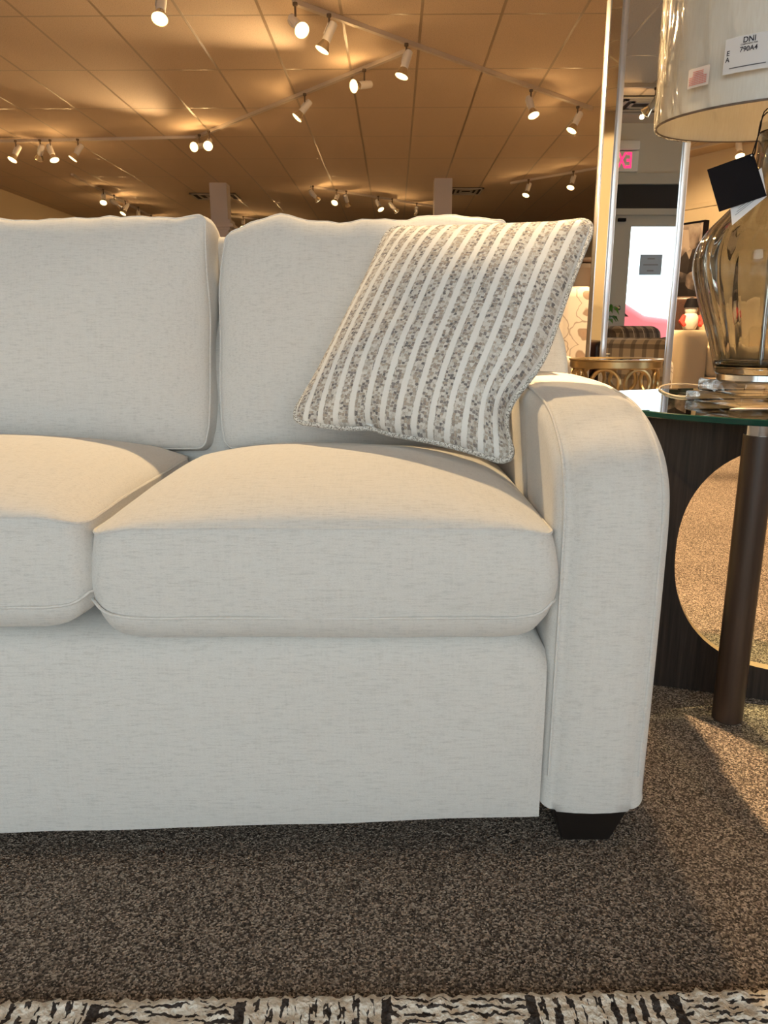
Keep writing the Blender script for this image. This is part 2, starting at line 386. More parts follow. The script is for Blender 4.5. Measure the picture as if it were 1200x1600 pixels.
def boxed(w, d, h, dt, db, r=.03, n=36, bulge=.006, q=2.6, e=.55, lump=.004, seed=0, side_bulge=1.0, warp=None, mtx=Matrix()):
    """boxed cushion: two crowned faces joined by a boxing strip; returns bmesh and its two seam loops"""
    bm = bmesh.new()
    def g(i):
        s = 2*i/n-1; return math.copysign(1-(1-abs(s))**1.5, s)
    f = lambda t_: max(0.0, 1-abs(t_)**q)**e
    def P(u, v, side):
        x, y = rr(u, v, w/2, d/2, r)
        z = (h/2+dt*f(u)*f(v)) if side > 0 else -(h/2+db*f(u)*f(v))
        p = Vector((x, y, z))
        k = noise.noise(Vector((x*6+seed, y*6, side*3.1)))*lump
        p.z += k*(f(u)*f(v))*side*2
        if warp: p = warp(p, u, v, side)
        return mtx @ p
    G = {}
    for s in (1, -1):
        for i in range(n+1):
            for j in range(n+1): G[s, i, j] = bm.verts.new(P(g(i), g(j), s))
        for i in range(n):
            for j in range(n):
                qd = (G[s, i, j], G[s, i+1, j], G[s, i+1, j+1], G[s, i, j+1])
                quad(bm, qd if s > 0 else qd[::-1])
    per = [(i, 0) for i in range(n)]+[(n, j) for j in range(n)]+[(i, n) for i in range(n, 0, -1)]+[(0, j) for j in range(n, 0, -1)]
    top = [G[1, i, j] for i, j in per]; bot = [G[-1, i, j] for i, j in per]
    L = len(per); prev = top; m = 6
    cen = sum((v.co for v in top+bot), Vector())/(2*L)
    yax = (mtx.to_3x3() @ Vector((0, 1, 0))).normalized()
    zax = (mtx.to_3x3() @ Vector((0, 0, 1))).normalized()
    for k in range(1, m+1):
        if k == m: cur = bot
        else:
            t_ = k/m; cur = []
            for i in range(L):
                p = top[i].co.lerp(bot[i].co, t_)
                o_ = p-cen; o_ -= zax*o_.dot(zax); o_.normalize()
                b_ = bulge*(1-(2*t_-1)**2)*(1+.8*noise.noise(p*9))*(side_bulge+(1-side_bulge)*abs(o_.dot(yax)))
                cur.append(bm.verts.new(p+o_*b_))
        for i in range(L): quad(bm, (prev[i], cur[i], cur[(i+1) % L], prev[(i+1) % L]))
        prev = cur
    return bm, [v.co.copy() for v in top], [v.co.copy() for v in bot]
def copy_tree(root, loc, rotz=0.0):
    r = root.copy(); C.objects.link(r); r.location = loc; r.rotation_euler = (0, 0, rotz)
    out = [r]
    for ch in list(root.children):
        c_ = ch.copy(); C.objects.link(c_); c_.parent = r; out.append(c_)
        for g_ in ch.children:
            d_ = g_.copy(); C.objects.link(d_); d_.parent = c_; out.append(d_)
    return out
def text_bm(body, size, align='CENTER'):
    cu = bpy.data.curves.new('lettering', 'FONT'); cu.body = body; cu.size = size; cu.align_x = align; cu.align_y = 'CENTER'; cu.offset = size*.018
    o = link(bpy.data.objects.new('lettering', cu)); dg = bpy.context.evaluated_depsgraph_get()
    me = bpy.data.meshes.new_from_object(o.evaluated_get(dg)); bm = bmesh.new(); bm.from_mesh(me)
    bpy.data.objects.remove(o); bpy.data.curves.remove(cu); bpy.data.meshes.remove(me)
    return bm
def merge(bm, other, fn, mi=0):
    vm = {}
    for v in other.verts: vm[v] = bm.verts.new(fn(v.co))
    for f_ in other.faces: quad(bm, [vm[v] for v in f_.verts], mi)
    other.free(); return bm

# ------------------------------------------------------------------ room shell
ZC = 3.10
XL, XR, YF, YB = -6.5, 6.5, -3.1, 20.0
struct('floor', nbox(XL-.2, XR+.2, YF-.2, YB+.2, -.08, 0), 'carpet', loc=(0, 0, 0), smooth=False)
struct('ceiling', nbox(XL-.2, XR+.2, YF-.2, YB+.2, ZC, ZC+.1), 'tile', loc=(0, 0, 0), smooth=False)
struct('wall_left', nbox(XL-.2, XL, YF-.2, YB+.2, 0, ZC), 'wall', smooth=False)
RY0, RY1, RZ0, RZ1 = -2.6, -.2, .3, 2.75
bm = nbox(XR, XR+.2, YF-.2, RY0, 0, ZC); box(bm, XR, XR+.2, RY1, YB+.2, 0, ZC); box(bm, XR, XR+.2, RY0, RY1, 0, RZ0); box(bm, XR, XR+.2, RY0, RY1, RZ1, ZC)
struct('wall_right', bm, 'wall', smooth=False)
bm = bmesh.new()
for q in ((RY0, RY0+.06, RZ0, RZ1), (RY1-.06, RY1, RZ0, RZ1), (-1.43, -1.37, RZ0, RZ1), (RY0+.06, RY1-.06, RZ0, RZ0+.06), (RY0+.06, RY1-.06, RZ1-.06, RZ1)): box(bm, XR+.05, XR+.14, q[0], q[1], q[2], q[3])
wo = struct('window_5', bm, 'trim', smooth=False)  # side window added to bring daylight onto the front wall and ceiling
obj('pane', nbox(XR+.09, XR+.095, RY0+.06, RY1-.06, RZ0+.06, RZ1-.06), 'pane', wo, smooth=False)
pl = bpy.data.lights.new('daylight_portal', 'AREA'); pl.shape = 'RECTANGLE'; pl.size = RZ1-RZ0; pl.size_y = RY1-RY0; pl.cycles.is_portal = True
po = link(bpy.data.objects.new('daylight_portal', pl)); po.location = (XR+.17, -1.4, (RZ0+RZ1)/2); po.rotation_euler = (0, PI/2, 0)
struct('wall_back', nbox(XL, XR, YB, YB+.2, 0, ZC), 'wall', smooth=False)
# angled wall with the painting: from the right wall towards the middle of the hall
AW0, AW1 = Vector((6.49, 7.15, 0)), Vector((3.75, 12.2, 0))
adir = (AW1-AW0).normalized(); anor = Vector((-adir.y, adir.x, 0))      # faces the camera side
if anor.y > 0: anor = -anor
AM = Matrix(((adir.x, anor.x, 0, AW0.x), (adir.y, anor.y, 0, AW0.y), (0, 0, 1, 0), (0, 0, 0, 1)))
AL = (AW1-AW0).length
struct('wall_angled', nbox(0, AL, -.15, 0, 0, ZC, mtx=AM), 'wall', smooth=False)
struct('trim_1', nbox(0, AL, 0, .03, 2.41, 2.47, mtx=AM, bevel=.008), 'wall')
struct('baseboard_angled', nbox(0, AL, 0, .02, 0, .12, mtx=AM), 'trim', smooth=False)
# front wall (behind the camera): shop windows and the door, seen in the mirror
T = .16
def wallbox(bm, x0, x1, z0, z1): box(bm, x0, x1, YF-T, YF, z0, z1)
WX0, WX1, WZ0, WZ1 = -6.1, 2.25, .25, 2.75
DX0, DX1, DZ1 = 2.64, 3.78, 2.10
bm = bmesh.new()
wallbox(bm, XL, WX0, 0, ZC); wallbox(bm, WX0, WX1, 0, WZ0); wallbox(bm, WX0, WX1, WZ1, ZC)
wallbox(bm, WX1, DX0, 0, ZC); wallbox(bm, DX0, DX1, 2.44, ZC); wallbox(bm, DX1, XR, 0, ZC)
struct('wall_front', bm, 'wall_grey', smooth=False)
nW = 4; ww = (WX1-WX0)/nW
for k in range(nW):
    x0 = WX0+k*ww; x1 = x0+ww
    bm = bmesh.new()
    for a in ((x0, x0+.05, WZ0, WZ1), (x1-.05, x1, WZ0, WZ1), (x0+.05, x1-.05, WZ0, WZ0+.05), (x0+.05, x1-.05, WZ1-.05, WZ1)):
        box(bm, a[0], a[1], YF-.12, YF-.04, a[2], a[3])
    wo = struct('window_%d' % (k+1), bm, 'trim', smooth=False)
    obj('pane', nbox(x0+.05, x1-.05, YF-.085, YF-.08, WZ0+.05, WZ1-.05), 'pane', wo, smooth=False)
    pl = bpy.data.lights.new('daylight_portal', 'AREA'); pl.shape = 'RECTANGLE'; pl.size = ww; pl.size_y = WZ1-WZ0
    pl.cycles.is_portal = True
    po = link(bpy.data.objects.new('daylight_portal', pl)); po.location = ((x0+x1)/2, YF-.14, (WZ0+WZ1)/2); po.rotation_euler = (PI/2, 0, 0)
# door with glazed leaf
bm = bmesh.new()
for a in ((DX0, DX0+.07, 0, DZ1), (DX1-.07, DX1, 0, DZ1), (DX0, DX1, DZ1, DZ1+.07)): box(bm, a[0], a[1], YF-T, YF+.02, a[2], a[3])
box(bm, DX0-.04, DX1+.04, YF, YF+.03, 2.44, 2.50); box(bm, DX0-.04, DX1+.04, YF, YF+.02, 2.50, 2.56)
do = struct('door_1', bm, 'door_paint', smooth=False)
PX0, PX1, PZ0, PZ1 = 2.97, 3.60, .35, 1.98
bm = bmesh.new()
for a in ((DX0+.07, PX0, .01, DZ1), (PX1, DX1-.07, .01, DZ1), (PX0, PX1, .01, PZ0), (PX0, PX1, PZ1, DZ1)): box(bm, a[0], a[1], YF-.09, YF-.045, a[2], a[3])
obj('leaf', bm, 'door_paint', do, smooth=False)
obj('pane', nbox(PX0, PX1, YF-.07, YF-.065, PZ0, PZ1), 'pane', do, smooth=False)
bm = lathe(bmesh.new(), [(.0, 0), (.03, 0), (.03, .01), (.011, .015), (.011, .045), (.027, .055), (.03, .075), (.018, .09), (0, .092)], (2.86, YF-.045, 1.03), 16, Matrix.Rotation(-PI/2, 4, 'X'))
obj('knob', bm, 'chrome', do, label='round chrome door knob')
obj('closer', nbox(2.80, 2.89, YF-.045, YF+.0, 2.03, 2.065), 'black', do, smooth=False, label='small black closer arm at the top of the door')
struct('trim_2', nbox(DX0+.0, DX1-.0, YF-.1, YF-.02, DZ1+.07, 2.44), 'transom', smooth=False)
pl = bpy.data.lights.new('daylight_portal', 'AREA'); pl.shape = 'RECTANGLE'; pl.size = PX1-PX0; pl.size_y = PZ1-PZ0; pl.cycles.is_portal = True
po = link(bpy.data.objects.new('daylight_portal', pl)); po.location = ((PX0+PX1)/2, YF-.14, (PZ0+PZ1)/2); po.rotation_euler = (PI/2, 0, 0)
# exit sign over the door, notice on the door pane
XS = 2.745
ex = thing('exit_sign', 'lit red exit sign above the glazed door, half seen in the mirror', 'exit sign', (XS, YF, 2.56))
obj('housing', nbox(XS-.22, XS+.22, YF+.001, YF+.06, 2.57, 2.79, bevel=.006), 'white_metal', ex)
bm = text_bm('EXIT', .17); merge(bm2 := bmesh.new(), bm, lambda c: Vector((XS-c.x*.84, YF+.0615, 2.68+c.y*1.42)))
obj('lettering', bm2, 'exit_red', ex, smooth=False, label='glowing red letters EXIT')
bx = thing('emergency_light_box', 'small off-white box mounted on the wall above the exit sign', 'box', (XS, YF, 2.80))
obj('body', nbox(XS-.16, XS+.22, YF+.001, YF+.09, 2.80, 2.90, bevel=.015), 'white_metal', bx)
no = thing('door_notice', 'blue-grey paper notice taped to the bright door pane', 'notice', (3.24, YF-.06, 1.42))
obj('sheet', nbox(3.11, 3.38, YF-.0645, YF-.0635, 1.42, 1.66), 'notice', no, smooth=False)
bm = bmesh.new()
for z, l in ((1.61, .09), (1.54, .18), (1.47, .08)): box(bm, 3.245-l/2, 3.245+l/2, YF-.0635, YF-.063, z-.008, z+.008)
obj('printing', bm, 'greyink', no, smooth=False)

# outside: pavement and a parked red car
struct('ground_outside', nbox(-30, 30, -40, YF-.2, -.12, -.06), 'asphalt', smooth=False)
car = thing('car', 'red car parked outside the glazed door', 'car', (2.95, -7.6, -.06))
prof = [(-2.1, .25), (-2.1, .75), (-1.9, .92), (-1.0, 1.02), (-.45, 1.42), (.9, 1.44), (1.5, 1.08), (2.1, 1.0), (2.15, .3)]
bm = prism(bmesh.new(), [(a, b) for a, b in prof], -.85, .85, r=.12, axis='Y')
bm.transform(Matrix.Translation((2.95, -7.6, -.06))); obj('body', bm, 'car_red', car)
for sx_ in (-1.3, 1.3):
    for sy_ in (-.86, .86):
        m_ = Matrix.Rotation(PI/2, 4, 'X')
        obj('wheel', lathe(bmesh.new(), [(.0, -.1), (.2, -.1), (.32, -.08), (.32, .08), (.2, .1), (0, .1)], (2.95+sx_, -7.6+sy_, .26), 24, m_), 'rubber', car)
bm = bmesh.new(); vs_ = [bm.verts.new(p) for p in ((2.95-.85, -6.745, 1.0), (2.95+1.2, -6.745, 1.0), (2.95+.85, -6.745, 1.3), (2.95-.45, -6.745, 1.3))]; bm.faces.new(vs_)
bmesh.ops.solidify(bm, geom=bm.faces[:], thickness=.02); obj('side_window', bm, 'car_glass', car, smooth=False)
# columns
for nm, px, py in (('column', 343, 288), ('column', 692, 281)):
    p = on(px, py, ZC); bm = nbox(p.x-.14, p.x+.14, p.y-.14, p.y+.14, 0, ZC)
    cap_z = at(px, 347, p.y).z
    for k, (g_, a, b) in enumerate(((.05, -.02, .05), (.09, .05, .10), (.03, .10, .14))):
        box(bm, p.x-.14-g_, p.x+.14+g_, p.y-.14-g_, p.y+.14+g_, cap_z-b, cap_z-a)
    struct(nm, bm, 'column', smooth=False)
# ceiling vents
def vent(x, y, sx_, sy_, label):
    v = thing('ceiling_vent', label, 'vent', (x, y, ZC))
    bm = bmesh.new()
    for k in range(3):
        a, b = sx_/2*(1-k*.3), sy_/2*(1-k*.3); z = ZC-.012+k*.003
        for q in ((x-a, x+a, y-b, y-b+.035), (x-a, x+a, y+b-.035, y+b), (x-a, x-a+.035, y-b, y+b), (x+a-.035, x+a, y-b, y+b)): box(bm, *q, z-.012, z)
    obj('louvre', bm, 'vent', v, smooth=False)
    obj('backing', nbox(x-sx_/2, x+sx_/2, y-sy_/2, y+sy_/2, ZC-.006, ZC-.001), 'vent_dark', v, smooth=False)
vent(2.72, -2.35, .6, .6, 'square ceiling vent above the glazed door, seen in the mirror')
p = on(337, 306, ZC); vent(p.x, p.y, .8, .6, 'dark ceiling vent beside the column behind the left back cushion')
p = on(728, 298, ZC); vent(p.x, p.y, .55, .6, 'dark ceiling vent beside the column above the striped pillow')

# ------------------------------------------------------------------ ceiling tracks and spotlights
def track(pts, label):
    P = [on(px, py, ZC) for px, py in pts]; bm = bmesh.new()
    for a, b in zip(P, P[1:]):
        d = (b-a); L_ = d.length; ang = math.atan2(d.y, d.x)
        m_ = Matrix.Translation((a.x, a.y, ZC)) @ Matrix.Rotation(ang, 4, 'Z')
        box(bm, -.02, L_+.02, -.019, .019, -.034, -.001, mtx=m_)
    o = obj('lighting_track', bm, 'track', smooth=False)
    return tag(o, label, 'lighting track', 'ceiling lighting tracks')
TA = [(462, 0), (923, 166)]; TB = [(636, 76), (306, 212), (262, 213), (-40, 219)]
track(TA, 'long white lighting track running diagonally across the ceiling to the mirror')
track(TB, 'bent lighting track branching off the long diagonal track towards the upper left')
track([(113, 271), (255, 347)], 'short lighting track above the left back cushion, sloping down beside the yellow wall')
track([(487, 290), (684, 322)], 'far lighting track ending at the column above the striped pillow')
track([(800, 284), (950, 258)], 'faint far lighting track left of the mirror edge')
track([(355, 336), (490, 351)], 'farthest lighting track just above the gap between back cushions')
track([(1066, 234), (1175, 208)], 'lighting track glimpsed under the lamp shade')
pv = on(968, 131, ZC); qv = on(1040, 131, ZC)      # mirrored back into the room in front of the looking glass
YM = 3.2
bm = nbox(2.1, 3.1, 2*YM-pv.y-.019, 2*YM-pv.y+.019, ZC-.034, ZC-.001)
tag(obj('lighting_track', bm, 'track', smooth=False), 'lighting track near the glazed door, seen in the mirror', 'lighting track', 'ceiling lighting tracks')

proto = thing('track_spotlight', 'x', 'spotlight', (0, 0, ZC-.034), 0, 'track spotlights')
bm = bmesh.new(); z0 = ZC-.034
lathe(bm, [(.018, 0), (.018, -.02), (.008, -.025), (.008, -.115), (.013, -.12), (.013, -.14), (0, -.141)], (0, 0, z0), 12)
obj('stem', bm, 'stem', proto, loc=(0, 0, z0))
hz = z0-.13
bm = bmesh.new()
lathe(bm, [(0, .085), (.022, .085), (.031, .078), (.033, .06), (.033, -.055), (.028, -.06), (0, -.06)], (0, 0, hz), 20)
box(bm, -.04, -.034, -.012, .012, hz-.02, hz+.06)
hs = obj('housing', bm, 'white_metal', proto, loc=(0, 0, hz))
bm = bmesh.new()
lathe(bm, [(.026, -.05), (.030, -.065), (.048, -.105), (.056, -.122), (.057, -.128)], (0, 0, hz), 24, cap=False)
lathe(bm, [(.055, -.126), (.045, -.133), (.02, -.137), (0.001, -.138)], (0, 0, hz), 24, cap=False, mi=1)
obj('bulb', bm, ['bulb_glass', 'lens_on'], hs, loc=(0, 0, hz))
GLOW = bpy.data.lights.new('bulb_glow', 'POINT'); GLOW.energy = 4; GLOW.color = (1, .60, .25); GLOW.shadow_soft_size = .02
BEAM = bpy.data.lights.new('bulb_beam', 'SPOT'); BEAM.energy = 310; BEAM.color = (1, .66, .33); BEAM.spot_size = math.radians(75); BEAM.spot_blend = .6; BEAM.shadow_soft_size = .05
A = 'on the long diagonal ceiling track'; B = 'on the branch track'; L = 'on the straight track at the left edge'
Cc = 'on the short track beside the yellow wall'; D = 'on the far track ending at the column'
SP = [
 (461, 4, (.42, -.66, -.62), 'first white spotlight %s, glowing lamp turned towards the sofa' % A, 1),
 (514, 22, (-.42, -.05, -.85), 'second white spotlight %s, tilted down to the left' % A, 1),
 (635, 68, (-.30, -.12, -.92), 'third white spotlight %s, hanging where the branch track meets it' % A, 1),
 (830, 140, (.20, -.35, -.85), 'fourth white spotlight %s, lamp pointing down to the right' % A, 1),
 (903, 166, (-.42, -.12, -.8), 'last white spotlight %s, nearest the mirror edge' % A, 1),
 (569, 108, (-.70, -.60, -.25), 'spotlight %s with round glowing lamp facing out, between two dim ones' % B, 1),
 (476, 146, (-.58, -.10, -.68), 'spotlight midway %s, tilted steeply to the lower left' % B, 1),
 (326, 204, (.05, -.80, -.45), 'brightest spotlight facing the camera at the bend of the branch track', 1),
 (311, 210, (-.30, -.80, -.25), 'oval glowing spotlight just left of the brightest one at the track bend', 1),
 (24, 219, (-.30, -.40, -.80), 'first spotlight %s, with a ring-shaped glowing lamp' % L, 1),
 (62, 218, (-.5, .65, -.5), 'unlit-looking spotlight turned away, second %s' % L, 0),
 (78, 218, (.35, -.25, -.85), 'spotlight tilted down right, third %s' % L, 1),
 (121, 217, (-.5, -.2, -.75), 'spotlight tilted down left, fourth %s' % L, 1),
 (161, 295, (.10, -.55, -.7), 'first glowing spotlight %s' % Cc, 1),
 (178, 304, (.6, .6, -.4), 'spotlight turned away, second %s' % Cc, 0),
 (196, 313, (-.35, -.4, -.8), 'third spotlight, glowing, %s' % Cc, 0),
 (216, 323, (.15, -.5, -.8), 'fourth spotlight, glowing, %s' % Cc, 0),
 (236, 336, (.2, .5, -.7), 'fifth spotlight, dim, lowest %s' % Cc, 0),
 (489, 290, (.5, .3, -.6), 'dim spotlight at the left end, first %s' % D, 0),
 (526, 296, (-.25, -.6, -.7), 'bright spotlight, second %s' % D, 1),
 (541, 298, (.2, .7, -.7), 'dark spotlight turned away, third %s' % D, 0),
 (591, 306, (.35, -.4, -.75), 'glowing spotlight pointing right, fourth %s' % D, 0),
 (613, 310, (.55, .3, -.6), 'dim spotlight pointing right, fifth %s' % D, 0),
 (651, 317, (.0, .8, -.5), 'pale spotlight turned away, last %s' % D, 0),
 (826, 280, (-.3, -.3, -.8), 'far glowing spotlight between striped pillow and mirror, the left of that pair', 1),
 (896, 267, (-.3, -.35, -.8), 'far glowing spotlight close to the mirror edge, the right of that pair', 1),
 (380, 338, (0, -.5, -.7), 'tiny far spotlight just right of the left column, first in its row', 0),
 (405, 341, (-.3, -.4, -.7), 'tiny far spotlight, second right of the left column above the right back cushion', 0),
 (430, 344, (.3, -.3, -.8), 'tiny far spotlight, third right of the left column above the right back cushion', 0),
 (1157, 212, (-.05, -.45, -.85), 'glowing spotlight half hidden by the black hang tag under the lamp shade', 1),
 (250, -26, (.0, -.5, -.85), 'glowing spotlight cut off by the top edge left of centre', 1),
]
def place_spot(i, x, y, d, label, beam):
    d = Vector(d).normalized()
    if i == 0: fam = [proto]+list(proto.children); fam[0].location = (x, y, ZC-.034)
    else: fam = copy_tree(proto, (x, y, ZC-.034))
    fam[0]['label'] = label
    hse = [o for o in fam if o.name.startswith('housing')][0]
    hse.rotation_mode = 'QUATERNION'; hse.rotation_quaternion = Vector((0, 0, -1)).rotation_difference(d)
    hp = Vector((x, y, ZC-.164))
    g_ = link(bpy.data.objects.new('bulb_glow', GLOW)); g_.location = hp+d*.17
    if beam:
        s_ = link(bpy.data.objects.new('bulb_beam', BEAM)); s_.location = hp+d*.15
        s_.rotation_mode = 'QUATERNION'; s_.rotation_quaternion = Vector((0, 0, -1)).rotation_difference(d)
for i, (px, py, d, label, bmn) in enumerate(SP):
    p = on(px, py, ZC-.034); place_spot(i, p.x, p.y, d, label, bmn)
place_spot(99, 2.66, 2*YM-pv.y, (-.5, -.55, -.6), 'white spotlight on the track near the glazed door, seen in the mirror', 0)

# ------------------------------------------------------------------ sofa
sofa = thing('sofa', 'ivory linen sofa with loose cushions, rounded arm and dark block foot', 'sofa', (-.31, 1.35, 0))
XI, XO, XS0 = .228, .386, -1.015        # inner and outer face of the right arm, left end of the seat
def arm(xa, xb):
    prof = [(.972, .064), (.966, .25), (.963, .42), (.965, .515), (.981, .566), (1.017, .604), (1.089, .640), (1.18, .656), (1.30, .6645), (1.50, .667), (1.86, .667)]
    pts = [Vector((a, b, 0)) for a, b in prof]; sm = catmull(pts, 8)
    poly = [(p.x, p.y) for p in sm]+[(1.86, .30), (1.86, .064), (1.4, .064)]
    a_ = obj('arm', prism(bmesh.new(), poly, xa, xb, r=.024, bulge=.006, seg=6), 'sofa', sofa, angle=60)
    for x in (xa+.002, xb-.002):
        path = [Vector((x+(.010 if x < (xa+xb)/2 else -.013), p.x+.0012, p.y-.0008)) for p in sm[3:]]
        obj('seam', tube(bmesh.new(), path, .0022, 6), 'sofa', a_)
    return a_
arm(XI, XO); arm(XS0-.158, XS0)
# base with soft front rail
bm = bmesh.new()
nx, nz_ = 60, 14
def rail(i, j):
    u, v = i/nx, j/nz_
    x = XS0+(XI-.001-XS0)*u
    zb = .060-.022*min(1, (1-u)*1.6)+.003*noise.noise(Vector((x*7, 0, 0)))
    z = zb+(.345-.030*(max(0, u-.955)/.045)**2-zb)*v
    y = .962-.010*math.sin(PI*min(1, v*1.02))**.6*(1 if .004 < u < .996 else 0)-.014*(1-v)*(1-u)
    if v > .93: y += (v-.93)/.07*.018
    y += .0025*noise.noise(Vector((x*5, z*7, 2)))
    return Vector((x, y, z))
Gr = [[bm.verts.new(rail(i, j)) for j in range(nz_+1)] for i in range(nx+1)]
for i in range(nx):
    for j in range(nz_): quad(bm, (Gr[i][j], Gr[i+1][j], Gr[i+1][j+1], Gr[i][j+1]))
bt = [[bm.verts.new((g_[k].co.x, 1.62, .06 if k == 0 else .345)) for k in (0, -1)] for g_ in Gr]
for i in range(nx):
    quad(bm, (Gr[i][-1], Gr[i+1][-1], bt[i+1][1], bt[i][1])); quad(bm, (Gr[i][0], bt[i][0], bt[i+1][0], Gr[i+1][0])); quad(bm, (bt[i][0], bt[i][1], bt[i+1][1], bt[i+1][0]))
quad(bm, [Gr[0][j] for j in range(nz_+1)]+[bt[0][1], bt[0][0]]); quad(bm, [Gr[nx][j] for j in range(nz_, -1, -1)]+[bt[nx][0], bt[nx][1]])
obj('base', bm, 'sofa', sofa, angle=60)
# back frame, its ends sweeping down into the arms
half = [(XO-.010, .20), (XO-.010, .45), (XO-.010, .655), (.374, .700), (.366, .742), (.346, .790), (.315, .845), (.275, .893), (.22, .925), (.15, .935), (-.1, .94), (-.31, .94)]
full = half+[(-.62-a, b) for a, b in half[::-1][1:]]
fl = [(p.x, p.y) for p in catmull([Vector((a, b, 0)) for a, b in full], 4)]
bm = prism(bmesh.new(), fl, 1.515, 1.855, r=.018, axis='Y')
for v in bm.verts:                                  # lean the inside of the back
    v.co.y += max(0, v.co.z-.60)*.32
obj('back_frame', bm, 'sofa', sofa, angle=60)
# seat cushions
def seam_pair(loops, par, r=.0024):
    for lp in loops: obj('piping', tube(bmesh.new(), lp, r, 6, closed=True), 'sofa', par)
def seat(x0, x1, seed, dz=0.0):
    def warp(p, u, v, side):
        p.z += .0025*noise.noise(Vector((p.x*5+seed, p.y*5, 0)))
        if side > 0: p.z -= .010*max(0, abs(u)-.82)/.18
        else: p.z += .026*(max(0, abs(u)-.74)/.26)**2.6
        return p
    w, y0, y1 = x1-x0, .945, 1.50
    bm, t_, b_ = boxed(w, y1-y0,   .152, .062, .016, r=.030, bulge=.015, side_bulge=.2, lump=.003, seed=seed, warp=warp, q=2.1, e=.60, mtx=Matrix.Translation(((x0+x1)/2, (y0+y1)/2,   .425+dz)))
    o = obj('seat_cushion', bm, 'sofa', sofa, angle=75); seam_pair((t_,), o)
    lo_ = [a.lerp(b, .80) for a, b in zip(t_, b_)]; ce = sum(lo_, Vector())/len(lo_)
    seam_pair(([p+((p-ce)*Vector((1, 1, 0))).normalized()*.0105 for p in lo_],), o, .0022)
seat(-.388, XI-.003, 3.0); seat(XS0+.002, -.392, 8.0, .015)
def backc(x0, x1, seed, zc, yc=1.585, taper=0.0):
    lean = math.radians(9); s, c = math.sin(lean), math.cos(lean)
    m_ = Matrix(((1, 0, 0, (x0+x1)/2), (0, s, -c, yc), (0, c, s, zc), (0, 0, 0, 1)))
    w = x1-x0
    def warp(p, u, v, side):
        if v > .3: p.y += .015*((v-.3)/.7)*(noise.noise(Vector((p.x*9+seed, 0, 0)))+.5*noise.noise(Vector((p.x*22+seed, 5, 0))))
        p.x += .007*noise.noise(Vector((p.y*8, seed, side*.5)))*abs(u)
        if taper and u < 0 and v > 0: p.x += taper*(u*v)**2*(1 if side > 0 else .6); p.y -= .017*(max(0, -u-.6)/.4)**2*v
        if u > 0: p.y += .006*u*u*max(0, v)
        if v < -.8: p.x *= 1-.03*(abs(v)-.8)/.2
        return p
    bm, t_, b_ = boxed(w, .445, .125, .052, .03, r=.016, bulge=.010, lump=.006, seed=seed, warp=warp, q=2.4, e=.5, mtx=m_)
    o = obj('back_cushion', bm, 'sofa', sofa, angle=75); seam_pair((t_, b_), o, .002)
backc(-.324, .238, 2.0, .733, taper=.014); backc(-.955, -.346, 7.0, .733, 1.58)
for x in (.305, XS0-.077):
    for y in (1.02, 1.80):
        bm = bmesh.new(); lo = [bm.verts.new((x+a, y+b, 0)) for a, b in ((-.036, -.034), (.036, -.034), (.036, .034), (-.036, .034))]
        hi = [bm.verts.new((x+a, y+b, .066)) for a, b in ((-.056, -.050), (.056, -.050), (.056, .050), (-.056, .050))]
        quad(bm, lo[::-1]); quad(bm, hi)
        for k in range(4): quad(bm, (lo[k], lo[(k+1) % 4], hi[(k+1) % 4], hi[k]))
        bmesh.ops.bevel(bm, geom=bm.edges[:], offset=.003, segments=2, affect='EDGES')
        obj('foot', bm, 'dark_foot', sofa, label='dark tapered block foot')

# ------------------------------------------------------------------ striped pillow
TLc, TRc, BRc, BLc = at(610, 358, 1.445), at(926, 347, 1.36), at(805, 722, 1.17), at(458, 655, 1.345)
nor = ((TRc-BLc).cross(TLc-BRc)).normalized()
if nor.y > 0: nor = -nor
pil = thing('throw_pillow', 'square striped throw pillow in white, beige and grey leaning in the sofa corner', 'pillow', ((TLc+TRc+BRc+BLc)/4)[:2]+(BRc.z,) if False else (.13, 1.36, .54))
n = 64
def pp(u, v, side):
    a, b = 2*u-1, 2*v-1
    xr, yr = rr(a, b, 1, 1, .16); k_ = .16*(1-.7071)
    base = BLc.lerp(BRc, (xr/(1-k_*.55)+1)/2).lerp(TLc.lerp(TRc, (xr/(1-k_*.55)+1)/2), (yr/(1-k_*.55)+1)/2)
    cen = (TLc+TRc+BRc+BLc)/4
    ex_, ey_ = (BRc-BLc+TRc-TLc).normalized(), (TLc-BLc+TRc-BRc).normalized()
    base -= ex_*(math.copysign(1, a)*.011*abs(a)**3*(1-b*b))
    base -= ey_*(math.copysign(1, b)*.013*abs(b)**3*(1-a*a))
    base -= ex_*(.036*max(0, a)**3*math.exp(-((b+.62)/.30)**2))
    base += nor*(.008*math.sin(a*3.2)*(b < 0)*b*b)
    t_ = (max(0, 1-abs(a)**2.3)*max(0, 1-abs(b)**2.3))**.52
    T_ = (.088 if side > 0 else -.038)*t_
    base += nor*T_
    base += nor*(side*.004*noise.noise(Vector((u*5, v*5, side)))*t_)
    fold = math.exp(-((u-.36)/.07)**2)*max(0, -b)**6
    base += nor*(-.012*fold*side)+Vector((0, 0, .010*fold))
    return base
bm = bmesh.new(); uvl = bm.loops.layers.uv.new('UVMap')
Gp = {}
g = lambda i: (1-math.cos(PI*i/n))/2*.6+i/n*.4
